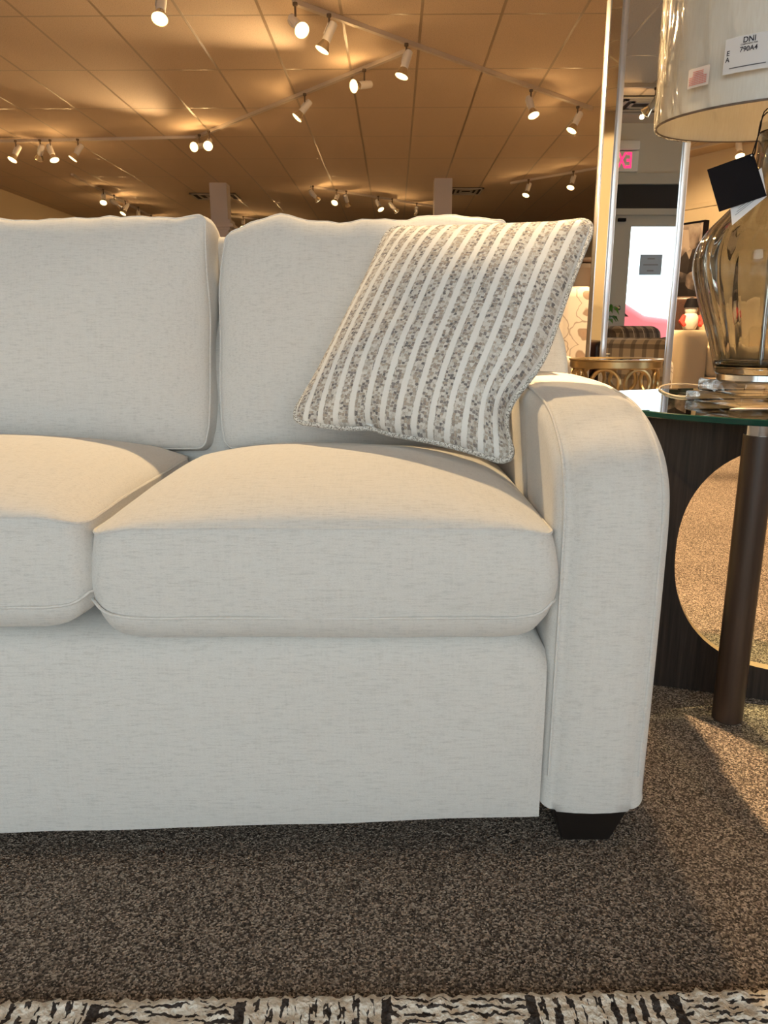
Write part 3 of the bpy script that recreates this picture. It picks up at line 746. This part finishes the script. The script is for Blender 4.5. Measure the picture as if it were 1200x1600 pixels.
for s in (1, -1):
    for i in range(n+1):
        for j in range(n+1):
            edge = i in (0, n) or j in (0, n)
            if s < 0 and edge: Gp[s, i, j] = Gp[1, i, j]
            else: Gp[s, i, j] = bm.verts.new(pp(g(i), g(j), s))
    for i in range(n):
        for j in range(n):
            ij = ((i, j), (i+1, j), (i+1, j+1), (i, j+1))
            f_ = quad(bm, [Gp[s, a, b] for a, b in ij])
            if f_:
                for lp, (a, b) in zip(f_.loops, ij): lp[uvl].uv = (g(a), g(b))
obj('cover', bm, 'pillow', pil, angle=180)
per = [(i, 0) for i in range(n)]+[(n, j) for j in range(n)]+[(i, n) for i in range(n, 0, -1)]+[(0, j) for j in range(n, 0, -1)]
loop = [pp(g(i), g(j), 1) for i, j in per]
obj('piping', tube(bmesh.new(), loop, .0055, 8, closed=True), 'cord', pil)

# ------------------------------------------------------------------ rug (thick pile strip near the camera)
bm = bmesh.new(); nx, ny = 560, 26
def rugp(i, j):
    x = -1.1+2.2*i/nx; y =   .708 + .018*x - .0042*j
    z = .011+.006*noise.noise(Vector((x*70, y*70, 0)))+.003*noise.noise(Vector((x*190, y*190, 4)))
    if j == 0: z = .001; y += .004*noise.noise(Vector((x*120, 3, 1)))
    if j == 1: z *= .75; y += .006*noise.noise(Vector((x*120, 3, 1)))+.002
    return Vector((x, y, z))
Gr = [[bm.verts.new(rugp(i, j)) for j in range(ny+1)] for i in range(nx+1)]
for i in range(nx):
    for j in range(ny): quad(bm, (Gr[i][j], Gr[i][j+1], Gr[i+1][j+1], Gr[i+1][j]))
end = [bm.verts.new((g_[-1].co.x, -1.0, .011)) for g_ in Gr[::8]]
for k in range(len(end)-1):
    quad(bm, [Gr[i][-1] for i in range(k*8, k*8+9)][::-1]+[end[k], end[k+1]])
tag(obj('area_rug', bm, 'rug', loc=(0, 0, 0), angle=180), 'cream wool area rug with broken charcoal bars on the brown carpet', 'rug')

# ------------------------------------------------------------------ end table
TC = Vector((.86, 1.66, 0)); TR_ = .40; ZT = .60
et = thing('end_table', 'round glass-topped end table with dark oval-cut wood panel beside the sofa arm', 'end table', (TC.x, TC.y, 0))
bm = bmesh.new()
lathe(bm, [(TR_-.0015, ZT), (TR_, ZT-.0015), (TR_, ZT-.0105), (TR_-.0015, ZT-.012)], (TC.x, TC.y, 0), 96)
for f_ in bm.faces: f_.material_index = 0 if len(f_.verts) > 4 else 1
obj('glass_top', bm, ['tglass', 'glass_edge'], et, angle=30)
# panel with oval opening
p0, p1 = Vector((.50, 1.555, 0)), Vector((1.20, 1.30+.0, 0))
p1 = Vector((1.17, 1.33, 0))
pd = (p1-p0).normalized(); pn = Vector((pd.y, -pd.x, 0)); PLn = (p1-p0).length
PM = Matrix(((pd.x, pn.x, 0, p0.x), (pd.y, pn.y, 0, p0.y), (0, 0, 1, 0), (0, 0, 0, 1)))
cx_ = .345; cz = .305; ax, az = .225, .235; TH = .026; Z1 = ZT-.0125
bm = bmesh.new(); K = 72
inn, outr = [], []
for k in range(K):
    a = 2*PI*k/K; ca, sa = math.cos(a), math.sin(a)
    e_ = lambda q: math.copysign(abs(q)**(2/2.3), q)
    inn.append((cx_+ax*e_(ca), cz+az*e_(sa)))
    tx = ((PLn-cx_) if ca > 0 else cx_)/abs(ca) if abs(ca) > 1e-6 else 1e9
    tz = ((Z1-cz) if sa > 0 else (cz-.002))/abs(sa) if abs(sa) > 1e-6 else 1e9
    t_ = min(tx, tz); outr.append((cx_+t_*ca, cz+t_*sa))
for cxr, czr in ((0, .002), (PLn, .002), (PLn, Z1), (0, Z1)):      # snap nearest outline point to each corner
    k = min(range(K), key=lambda q: (outr[q][0]-cxr)**2+(outr[q][1]-czr)**2); outr[k] = (cxr, czr)
def pv3(a, b, s): return bm.verts.new(PM @ Vector((a, s, b)))
Fi = [[pv3(a, b, s) for a, b in inn] for s in (0, TH)]; Fo = [[pv3(a, b, s) for a, b in outr] for s in (0, TH)]
for k in range(K):
    q = (k+1) % K
    quad(bm, (Fi[0][k], Fi[0][q], Fo[0][q], Fo[0][k])); quad(bm, (Fi[1][k], Fo[1][k], Fo[1][q], Fi[1][q]))
    quad(bm, (Fi[0][k], Fi[1][k], Fi[1][q], Fi[0][q]), 1); quad(bm, (Fo[0][k], Fo[0][q], Fo[1][q], Fo[1][k]))
obj('panel', bm, ['oak', 'oak_edge'], et, angle=30)
for lx, ly in ((.682, 1.352), (1.10, 1.86)):
    bm = lathe(bmesh.new(), [(.0, 0.001), (.026, .001), (.0285, .004), (.0285, ZT-.032), (.0, ZT-.032)], (lx, ly, 0), 32)
    lg = obj('leg', bm, 'oak_leg', et, angle=30)
    obj('cap', lathe(bmesh.new(), [(0, ZT-.032), (.027, ZT-.032), (.027, ZT-.0122), (0, ZT-.0122)], (lx, ly, 0), 32), 'chrome', lg, angle=30, label='brushed silver cap under the glass')

# ------------------------------------------------------------------ table lamp
LX, LY = .80, 1.62
lamp = thing('table_lamp', 'table lamp with fluted smoky glass body and plastic-wrapped drum shade', 'lamp', (LX, LY, ZT))
rot = Matrix.Translation((LX, LY, 0)) @ Matrix.Rotation(math.radians(8), 4, 'Z')
bm = nbox(-.105, .105, -.105, .105, ZT+.0005, ZT+.022, mtx=rot, bevel=.004)
obj('crystal_foot', bm, 'crystal', lamp, angle=30)
bm = nbox(-.088, .088, -.088, .088, ZT+.0225, ZT+.050, mtx=rot, bevel=.005)
obj('crystal_block', bm, 'crystal', lamp, angle=30)
obj('collar', lathe(bmesh.new(), [(0, ZT+.0505), (.085, ZT+.0505), (.085, ZT+.0615), (0, ZT+.0615)], (LX, LY, 0), 48), 'chrome', lamp, angle=30)
gp = [(.086, .662), (.090, .668), (.098, .70), (.111, .745), (.128, .795), (.142, .84), (.150, .876), (.150, .905), (.142, .932), (.126, .957), (.100, .985), (.078, 1.01), (.062, 1.04), (.053, 1.08), (.050, 1.12), (.050, 1.135)]
gs = [(p.x, p.y) for p in catmull([Vector((a, b, 0)) for a, b in gp], 5)]
def flute(a, z):
    k = max(0, min(1, (z-.67)/.08))*max(0, min(1, (1.10-z)/.06)); return 1+.030*k*(abs(math.cos(12*(a+z*.5)))-.5)
bm = bmesh.new()
lathe(bm, gs, (LX, LY, 0), 144, flute=flute, cap=False)
inner = [(r-.0045, z+(.010 if k == 0 else 0)) for k, (r, z) in enumerate(gs)]
lathe(bm, [(0.001, .678), (.075, .678)]+[q for q in inner if q[1] > .681], (LX, LY, 0), 144, flute=lambda a, z: 1+(flute(a, z)-1)*.8, cap=False)
lathe(bm, [(0.001, .6621), gs[0]], (LX, LY, 0), 144, cap=False)
lathe(bm, [inner[-1], gs[-1]], (LX, LY, 0), 144, cap=False)
bmesh.ops.remove_doubles(bm, verts=bm.verts[:], dist=1e-5)
obj('glass_body', bm, 'smoke', lamp, angle=180)
obj('rod', tube(bmesh.new(), [(LX, LY, .677), (LX, LY, 1.30)], .006, 12), 'chrome', lamp)
obj('neck_cap', lathe(bmesh.new(), [(0, 1.1355), (.053, 1.1355), (.053, 1.15), (.03, 1.158), (.02, 1.18), (0, 1.18)], (LX, LY, 0), 32), 'chrome', lamp, angle=30)
SC = Vector((LX, LY, 1.155)); SR = .248; SH = .30
SM = Matrix.Translation(SC) @ Matrix.Rotation(math.radians(4.2), 4, 'X') @ Matrix.Rotation(math.radians(-.8), 4, 'Y')
bm = bmesh.new(); lathe(bm, [(SR-.002, 0), (SR, 0), (SR, SH), (SR-.002, SH), (SR-.002, 0)], seg=96, cap=False)
bmesh.ops.remove_doubles(bm, verts=bm.verts[:], dist=1e-5); bm.transform(SM)
sh = obj('shade', bm, 'shade', lamp, angle=50)
bm = bmesh.new()
tube(bm, [SM @ Vector((SR*math.cos(a), SR*math.sin(a), 0)) for a in (2*PI*k/96 for k in range(96))], .0022, 6, closed=True)
obj('rim', bm, plain('dark_shade_rim', (.16, .12, .10), .6), sh)
bm = bmesh.new(); sg, zs_ = 140, 40
def filmp(k, j):
    a = 2*PI*k/sg; z = -.004+(SH+.01)*j/zs_
    q = Vector((math.cos(a)*3, math.sin(a)*3, z*5))
    r = SR+.004+.006*abs(noise.noise(q*1.2))+.004*abs(noise.noise(Vector((q.x*3, q.y*3, q.z*1.5))))
    if j == 0: r = SR+.002
    return SM @ Vector((r*math.cos(a), r*math.sin(a), z))
Gf = [[bm.verts.new(filmp(k, j)) for j in range(zs_+1)] for k in range(sg)]
for k in range(sg):
    for j in range(zs_): quad(bm, (Gf[k][j], Gf[(k+1) % sg][j], Gf[(k+1) % sg][j+1], Gf[k][j+1]))
obj('plastic_wrap', bm, 'film', sh, angle=180, label='clear wrinkled plastic film around the shade')
# label patches on the drum
SMi = SM.inverted()
def cyl(px, py, r):
    o_ = SMi @ Vector((0, 0, CAMZ)); d_ = (SMi.to_3x3() @ ray(px, py)).normalized()
    a = d_.x**2+d_.y**2; b = 2*(o_.x*d_.x+o_.y*d_.y); c = o_.x**2+o_.y**2-r*r
    t_ = (-b-math.sqrt(max(0, b*b-4*a*c)))/(2*a); h = o_+d_*t_
    return math.atan2(h.y, h.x), h.z
def patch(a0, a1, z0_, z1_, r):
    bm = bmesh.new(); k_ = 14; rows = []
    for rr_ in (r, r+.0006):
        rows.append([[bm.verts.new(SM @ Vector((rr_*math.cos(a0+(a1-a0)*i/k_), rr_*math.sin(a0+(a1-a0)*i/k_), z))) for z in (z0_, z1_)] for i in range(k_+1)])
    for i in range(k_):
        for R in rows: quad(bm, (R[i][0], R[i+1][0], R[i+1][1], R[i][1]))
        for q in (0, 1): quad(bm, (rows[0][i][q], rows[0][i+1][q], rows[1][i+1][q], rows[1][i][q]))
    return bm
RL = SR+.0165
def on_cyl(a_c, z_c, r): return lambda c: SM @ Vector((r*math.cos(a_c+c.x/r), r*math.sin(a_c+c.x/r), z_c+c.y))
aL, zTop = cyl(1135, 62, RL); _, zBot = cyl(1129, 118, RL)
aM, _ = cyl(1172, 58, RL)
aR = aM+(aM-aL)
obj('price_label', patch(aL, aR, zBot, zTop, RL), 'paper', sh, label='white label printed DNI 790A4 on the shade').name = 'label'
lab = [o for o in sh.children if o.name.startswith('label')][0]
hgt_ = zTop-zBot; bm = bmesh.new()
r2 = RL+.001
merge(bm, text_bm('DNI', hgt_*.22), on_cyl(aM, zTop-hgt_*.13, r2)); merge(bm, text_bm('790A4', hgt_*.20), on_cyl(aM, zTop-hgt_*.385, r2))
merge(bm, text_bm('COMPONENT FOR', hgt_*.06), on_cyl(aM, zTop-hgt_*.245, r2))
aE = aL+(aM-aL)*.16
merge(bm, text_bm('E', hgt_*.2), on_cyl(aE, zTop-hgt_*.42, r2)); merge(bm, text_bm('A', hgt_*.2), on_cyl(aE, zTop-hgt_*.60, r2))
for k in range(26):
    a_ = aL+(aR-aL)*(.14+.74*k/26); w_ = (aR-aL)*.74/26*.7
    m2 = patch(a_, a_+w_, zBot+hgt_*.135, zBot+hgt_*.16, r2); merge(bm, m2, lambda c: c.copy())
obj('printing', bm, 'ink', lab, smooth=False) if False else obj('label_printing', bm, 'ink', sh, smooth=False, label='black printed characters DNI 790A4 E A')
a0, zt_ = cyl(1077, 110, RL); a1, _ = cyl(1110, 101, RL); _, zb_ = cyl(1074, 140, RL)
obj('care_label', patch(a0, a1, zb_, zt_, RL), plain('pale_care_label', (.66, .60, .58), .6), sh, label='small pale care label with red print')
bm = bmesh.new(); hh_ = zt_-zb_
for k in range(8):
    z = zb_+hh_*(.14+.74*k/8); q = .25 if k > 4 else .08
    for w_ in range(7):
        l0 = q+(1-2*q)*w_/7; l1 = l0+(1-2*q)/7*.8
        merge(bm, patch(a0+(a1-a0)*l0, a0+(a1-a0)*l1, z, z+hh_*.035, r2), lambda c: c.copy())
obj('care_printing', bm, 'redink', sh, smooth=False, label='lines of red print')
# hang tags
def card(corners, th, mat, name, parent, loc=None, label=None):
    bm = bmesh.new(); vs_ = [Vector(c) for c in corners]; nn = (vs_[1]-vs_[0]).cross(vs_[3]-vs_[0]).normalized()
    A_ = [bm.verts.new(v) for v in vs_]; B_ = [bm.verts.new(v+nn*th) for v in vs_]
    quad(bm, A_); quad(bm, B_[::-1])
    for k in range(4): quad(bm, (A_[k], A_[(k+1) % 4], B_[(k+1) % 4], B_[k]))
    return obj(name, bm, mat, parent, smooth=False, label=label)
ht = thing('hang_tag', 'square black hang tag on a black string at the lamp neck', 'tag', tuple(at(1150, 285, 1.46)))
YT = 1.46
card([at(1105, 265, YT-.01), at(1177, 239, YT), at(1198, 306, YT+.015), at(1124, 331, YT)], .0008, 'black', 'card', ht)
bm = tube(bmesh.new(), catmull([(LX-.012, LY-.054, 1.165), at(1199, 170, 1.52), at(1187, 205, 1.48), at(1175, 243, YT-.001), at(1179, 240, YT+.01), at(1184, 215, 1.49), at(1198, 176, 1.53), (LX-.002, LY-.054, 1.165)], 5), .0012, 6)
obj('string', bm, 'black', ht)
bm = bmesh.new()
c_ = at(1174, 243, YT-.004); lathe(bm, [(.0, 0), (.0014, 0), (.0014, .0008), (0, .0008)], c_, 10, Matrix.Rotation(PI/2, 4, 'X'))
obj('eyelet', bm, 'paper', ht, label='pale string hole')
ht2 = thing('white_tag', 'white printed tag hanging behind the black hang tag', 'tag', tuple(at(1160, 330, 1.475)))
card([at(1139, 300, 1.473), at(1190, 262, 1.473), at(1198, 307, 1.478), at(1144, 352, 1.47)], .0006, 'paper', 'card', ht2)
bm = bmesh.new()
for k in range(3):
    a_, b_ = at(1149+k*2, 336-k*5, 1.4705), at(1178+k*3, 313-k*5, 1.4735); tube(bm, [a_, b_], .0005, 4)
obj('printing', bm, 'greyink', ht2, smooth=False)
# lamp cord loop and paper tag on the glass
lp = [on(px, py, ZT+.0025) for px, py in ((1092, 619), (1062, 619.5), (1040, 614), (1030, 606.5), (1040, 601.5), (1062, 600), (1085, 601.5), (1112, 604))]
cd = obj('cord', tube(bmesh.new(), catmull(lp, 8), .0024, 8), 'clear_cord', lamp, label='clear plastic lamp cord looped on the glass')
pp4 = [on(1107, 628.5, ZT), on(1140, 640, ZT), on(1236, 639, ZT), on(1236, 627, ZT)]
pt = thing('paper_tag', 'pale paper tag lying flat on the glass in front of the crystal foot', 'tag', tuple(pp4[1]))
bm = bmesh.new(); lo = [bm.verts.new((p.x, min(p.y, 1.508), ZT+.0006)) for p in pp4]; hi = [bm.verts.new((v.co.x, v.co.y, ZT+.0014)) for v in lo]
quad(bm, lo[::-1]); quad(bm, hi)
for k in range(4): quad(bm, (lo[k], lo[(k+1) % 4], hi[(k+1) % 4], hi[k]))
obj('sheet', bm, 'pinkpaper', pt, smooth=False)

# ------------------------------------------------------------------ mirror
MX = [.853, .908, .925, 1.178, 1.202]; MZ0, MZ1 = .03, 2.25
mr = thing('floor_mirror', 'tall narrow standing mirror with angled side strip and silver edges', 'mirror', (1.03, YM, 0))
obj('mirror_pane', nbox(MX[2], MX[3], YM, YM+.006, MZ0, MZ1), 'mirror', mr, smooth=False)
dl = math.radians(26)
st = Matrix.Translation((MX[1], YM-.004, 0)) @ Matrix.Rotation(dl, 4, 'Z')
obj('side_strip', nbox(-(MX[1]-MX[0])/math.cos(dl), 0, 0, .006, MZ0, MZ1, mtx=st), 'mirror', mr, smooth=False)
def bead(x0, x1, y0, y1, n_='edge_bead'): obj(n_, nbox(x0, x1, y0, y1, MZ0-.02, MZ1+.02, bevel=.003), 'silver', mr)
bead(MX[1]-.001, MX[2]+.001, YM-.012, YM+.02); bead(MX[3]-.001, MX[4], YM-.012, YM+.02); bead(MX[0]-.004, MX[0]+.001, YM-.034, YM+.02)
obj('backing', nbox(MX[0], MX[4], YM+.021, YM+.04, MZ0-.02, MZ1+.02), 'cabinet', mr, smooth=False)
bm = nbox(MX[0], MX[4], YM-.02, YM+.28, .0, .03, bevel=.004); obj('base', bm, 'silver', mr)
bm = bmesh.new(); tube(bm, [(1.03, YM+.27, .03), (1.03, YM+.045, 1.3)], .012, 8); obj('strut', bm, 'cabinet', mr)

# ------------------------------------------------------------------ small gold table
GX, GY, GZ, GR = .868, 2.86, .652, .168
gt = thing('gold_side_table', 'small round gold side table with ring motifs in front of the mirror', 'side table', (GX, GY, 0))
obj('rim', lathe(bmesh.new(), [(GR-.03, GZ-.034), (GR-.006, GZ-.034), (GR-.002, GZ-.03), (GR-.002, GZ-.008), (GR+.003, GZ-.004), (GR+.003, GZ), (GR-.012, GZ), (GR-.014, GZ-.004), (GR-.03, GZ-.034)], (GX, GY, 0), 64, cap=False), 'gold', gt, angle=30)
obj('mirror_top', lathe(bmesh.new(), [(0, GZ-.008), (GR-.0135, GZ-.008), (GR-.0135, GZ-.003), (0, GZ-.003)], (GX, GY, 0), 64), 'mirror', gt, angle=30)
for k in range(8):
    a = 2*PI*(k+.35)/8; c_ = Vector((GX+.148*math.cos(a), GY+.148*math.sin(a), GZ-.084)); tg = Vector((-math.sin(a), math.cos(a), 0))
    pts = [c_+tg*(.05*math.cos(b))+Vector((0, 0, .049*math.sin(b))) for b in (2*PI*q/28 for q in range(28))]
    obj('ring', tube(bmesh.new(), pts, .0075, 8, closed=True), 'gold', gt)
obj('lower_hoop', tube(bmesh.new(), [(GX+.148*math.cos(a), GY+.148*math.sin(a), GZ-.139) for a in (2*PI*q/48 for q in range(48))], .009, 8, closed=True), 'gold', gt)
for k in range(4):
    a = 2*PI*(k+.5)/4; q = Vector((math.cos(a), math.sin(a), 0)); b0 = Vector((GX, GY, 0))
    obj('leg', tube(bmesh.new(), catmull([b0+q*.148+Vector((0, 0, GZ-.145)), b0+q*.12+Vector((0, 0, .3)), b0+q*.15+Vector((0, 0, .009))], 8), .009, 8), 'gold', gt)

# ------------------------------------------------------------------ furniture farther back
def soft(x0, x1, y0, y1, z0, z1, mtx=None, b=.05): return nbox(x0, x1, y0, y1, z0, z1, bevel=min(b, abs(z1-z0)*.45, abs(y1-y0)*.45, abs(x1-x0)*.45), seg=4, mtx=mtx)
def armchair(name, label, cat, loc, rz, mat, w=.85, d=.85, sh_=.45, ah=.62, bh=1.0, armw=.16, backlean=.12, footm='dark_foot', backin=.95):
    t_ = thing(name, label, cat, loc, rz); m_ = W[t_]
    obj('base', soft(-w/2+.02, w/2-.02, -d/2+.05, d/2-.04, .09, .30, m_, .02), mat, t_)
    obj('seat_cushion', soft(-w/2+armw, w/2-armw, -d/2, d/2-.2, .30, sh_, m_, .06), mat, t_)
    bk = soft(-w/2+armw*backin, w/2-armw*.95, d/2-.24, d/2, .28, bh, None, .08)
    for v in bk.verts: v.co.y += (v.co.z-.28)*backlean
    bk.transform(m_); obj('backrest', bk, mat, t_)
    for s in (-1, 1):
        x0, x1 = sorted((s*w/2, s*(w/2-armw)))
        obj('arm', soft(x0, x1, -d/2+.01, d/2-.05, .09, ah, m_, .07), mat, t_)
    for sx_ in (-1, 1):
        for sy_ in (-1, 1):
            bm = lathe(bmesh.new(), [(0, 0), (.02, 0), (.03, .095), (0, .095)], (sx_*(w/2-.07), sy_*(d/2-.09), 0), 10); bm.transform(m_)
            obj('foot', bm, footm, t_)
    return t_
# floral chair between pillow and mirror
pf = at(903, 520, 5.0)
armchair('floral_chair', 'high-backed armchair in cream fabric with brown flowers, left of the mirror', 'armchair', (pf.x+.2, 5.2, 0), .0, 'floral', w=.78, d=.8, bh=1.06, ah=.60)
# walnut cabinet far behind it
pc_ = at(905, 410, 10)
cb = thing('tall_cabinet', 'dark walnut cabinet far behind the floral chair', 'cabinet', (pc_.x+.25, 10.3, 0))
obj('body', nbox(pc_.x-.15, pc_.x+.65, 10, 10.5, 0, pc_.z, bevel=.01), 'cabinet', cb)
obj('crown', nbox(pc_.x-.19, pc_.x+.69, 9.96, 10.52, pc_.z, pc_.z+.06, bevel=.01), 'cabinet', cb)
for k in range(2): obj('door', nbox(pc_.x-.12+k*.38, pc_.x+.23+k*.38, 9.975, 9.998, .12, pc_.z-.06, bevel=.006), 'cabinet', cb)
# cream recliner sofa right of the mirror, facing the aisle
pr = at(1110, 560, 8.0)
CSZ = armchair('cream_recliner', 'cream upholstered recliner right of the mirror, behind the lamp glass', 'recliner', (pr.x+.33, 8.15, 0), -.06, 'cream_uph', w=1.45, d=.95, sh_=.60, ah=.765, bh=1.10, armw=.28, backin=1.75)
# brown leather recliner beyond with a plush toy on it
pb = at(1074, 500, 9.3)
armchair('brown_recliner', 'dark brown leather recliner against the wall under the painting', 'recliner', (pb.x+.0, 9.4, 0), -.1, 'leather', w=.95, d=.9, sh_=.5, ah=.68, bh=1.18, armw=.2)
pq = Vector((pr.x+.33-.56, 8.05, .768))
pt_ = thing('plush_toy', 'small white and red plush toy with dark hat on the arm of the cream recliner', 'toy', tuple(pq))
bm = lathe(bmesh.new(), [(0.002, 0), (.06, .005), (.085, .06), (.08, .13), (.055, .165), (.065, .2), (.055, .24), (.002, .26)], pq, 20); obj('body', bm, 'plush', pt_)
bm = bmesh.new()
for s in (-1, 1): tube(bm, [pq+Vector((s*.07, -.02, .14)), pq+Vector((s*.105, -.04, .08)), pq+Vector((s*.08, -.07, .04))], [.025, .03, .02], 8)
obj('arm', bm, 'plush_red', pt_)
obj('hat', lathe(bmesh.new(), [(.002, .33), (.05, .31), (.07, .25), (.075, .225), (.002, .225)], pq, 20), 'black', pt_)
# painting on the angled wall
def on_wall(px, py):
    r_ = ray(px, py); o_ = Vector((0, 0, CAMZ)); t_ = (AW0-o_).dot(anor)/r_.dot(anor); return AM.inverted() @ (o_+r_*t_)
c1, c2 = on_wall(1109, 344), on_wall(1082, 478)
pw0 = c1.x; pzt = c1.z; pzb = c2.z
pn_ = thing('painting', 'abstract dark grey and cream painting in black frame on the angled wall', 'painting', tuple(AM @ Vector((pw0+.45, .03, pzb))))
bm = bmesh.new()
for q in ((pw0, pw0+.025, pzb, pzt), (pw0+.975, pw0+1.0, pzb, pzt), (pw0, pw0+1, pzb, pzb+.025), (pw0, pw0+1, pzt-.025, pzt)): box(bm, q[0], q[1], .005, .09, q[2], q[3], mtx=AM)
obj('frame', bm, 'black', pn_, smooth=False)
obj('canvas', nbox(pw0+.02, pw0+.98, .006, .075, pzb+.02, pzt-.02, mtx=AM), 'canvas', pn_, smooth=False)
# seen in the mirror: plaid chair, potted plant, brown recliner
armchair('plaid_armchair', 'brown plaid armchair reflected in the mirror', 'armchair', (2.44, -.25, 0), PI-.5, 'plaid', w=1.0, d=.9, ah=.70, bh=.80, armw=.22, backlean=.15)
armchair('leather_recliner', 'burgundy brown leather recliner reflected in the mirror side strip', 'recliner', (5.5, .85, 0), PI/2+2.6, 'leather', w=.95, d=.9, bh=1.15, ah=.66)
pp_ = thing('potted_plant', 'small potted plant with bright green leaves reflected beside the plaid armchair', 'plant', (2.16, -1.35, 0))
obj('stand', lathe(bmesh.new(), [(0, 0), (.13, 0), (.13, .02), (.02, .03), (.02, .56), (.16, .57), (.16, .59), (0, .59)], (2.16, -1.35, 0), 24), 'cabinet', pp_, angle=30)
obj('pot', lathe(bmesh.new(), [(0, .591), (.07, .591), (.095, .73), (.085, .73), (.08, .71), (0, .71)], (2.16, -1.35, 0), 24), 'pot', pp_, angle=30)
for k in range(14):
    a = 2*PI*k/14+random.uniform(-.2, .2); l = random.uniform(.16, .28); up = random.uniform(.1, .34); q = Vector((math.cos(a), math.sin(a), 0)); s_ = Vector((-q.y, q.x, 0))
    path = [Vector((2.16, -1.35, .71))+q*(l*t_)+Vector((0, 0, up*math.sin(PI*.75*t_))) for t_ in (0, .2, .4, .6, .8, 1)]
    bm = bmesh.new(); row = []
    for p, w_ in zip(path, (.004, .006, .026, .04, .028, .001)): row.append((bm.verts.new(p-s_*w_), bm.verts.new(p+Vector((0, 0, -.006))), bm.verts.new(p+s_*w_)))
    for a_, b_ in zip(row, row[1:]): quad(bm, (a_[0], a_[1], b_[1], b_[0])); quad(bm, (a_[1], a_[2], b_[2], b_[1]))
    bmesh.ops.solidify(bm, geom=bm.faces[:], thickness=.0015); obj('leaf', bm, 'leaf', pp_)

# ------------------------------------------------------------------ light
wd = bpy.data.worlds.new('overcast_sky'); bpy.context.scene.world = wd; wd.use_nodes = True
bg = wd.node_tree.nodes['Background']; bg.inputs['Color'].default_value = (.88, .94, 1.0, 1); bg.inputs['Strength'].default_value = 4.45
def spot(loc, target, energy, size, col=(1, .66, .33), blend=.35, rad=.03):
    l_ = bpy.data.lights.new('unseen_spot', 'SPOT'); l_.energy = energy; l_.color = col; l_.spot_size = math.radians(size); l_.spot_blend = blend; l_.shadow_soft_size = rad
    o = link(bpy.data.objects.new('unseen_spot', l_)); o.location = loc
    o.rotation_mode = 'QUATERNION'; o.rotation_quaternion = Vector((0, 0, -1)).rotation_difference(Vector(target)-Vector(loc)); return o
spot((-.34, 2.65, 2.9), (.05, 1.2, .5), 310, 54, col=(1, .70, .36), blend=.2)
spot((-.75, .35, 2.95), (.35, 1.56, .92), 190, 15.5, col=(1, .70, .36), blend=.5)
spot((-.34, 2.65, 2.9), (.70, 1.12, 0), 800, 13, blend=.4)
spot((.1, .8, 2.95), (.1, 1.0, .5), 18, 80, blend=.9, rad=.12)  # added overhead fill that warms the sofa tops, no fixture
spot((.25, 3.3, 2.95), (.85, 1.6, 1.2), 220, 34)  # added from behind to shine warmly through the lamp shade, no fixture
spot((1.9, 2.0, 2.95), (1.7, 2.2, 0), 220, 50)
spot((1.6, 3.0, 2.9), (1.3, 2.5, 0), 900, 60)
spot((2.6, 5.2, 2.9), (2.2, 5.4, 0), 900, 60)
spot((.3, 5.5, 2.9), (.8, 5.0, .2), 400, 60)
spot((2.6, 7.0, 2.9), (4.2, 9.4, 1.0), 900, 70)  # added to brighten the painting and its wall, no fixture
spot((4.9, 1.3, 2.95), (6.5, .8, 1.5), 420, 80)  # added to light the right wall reflected in the mirror strip
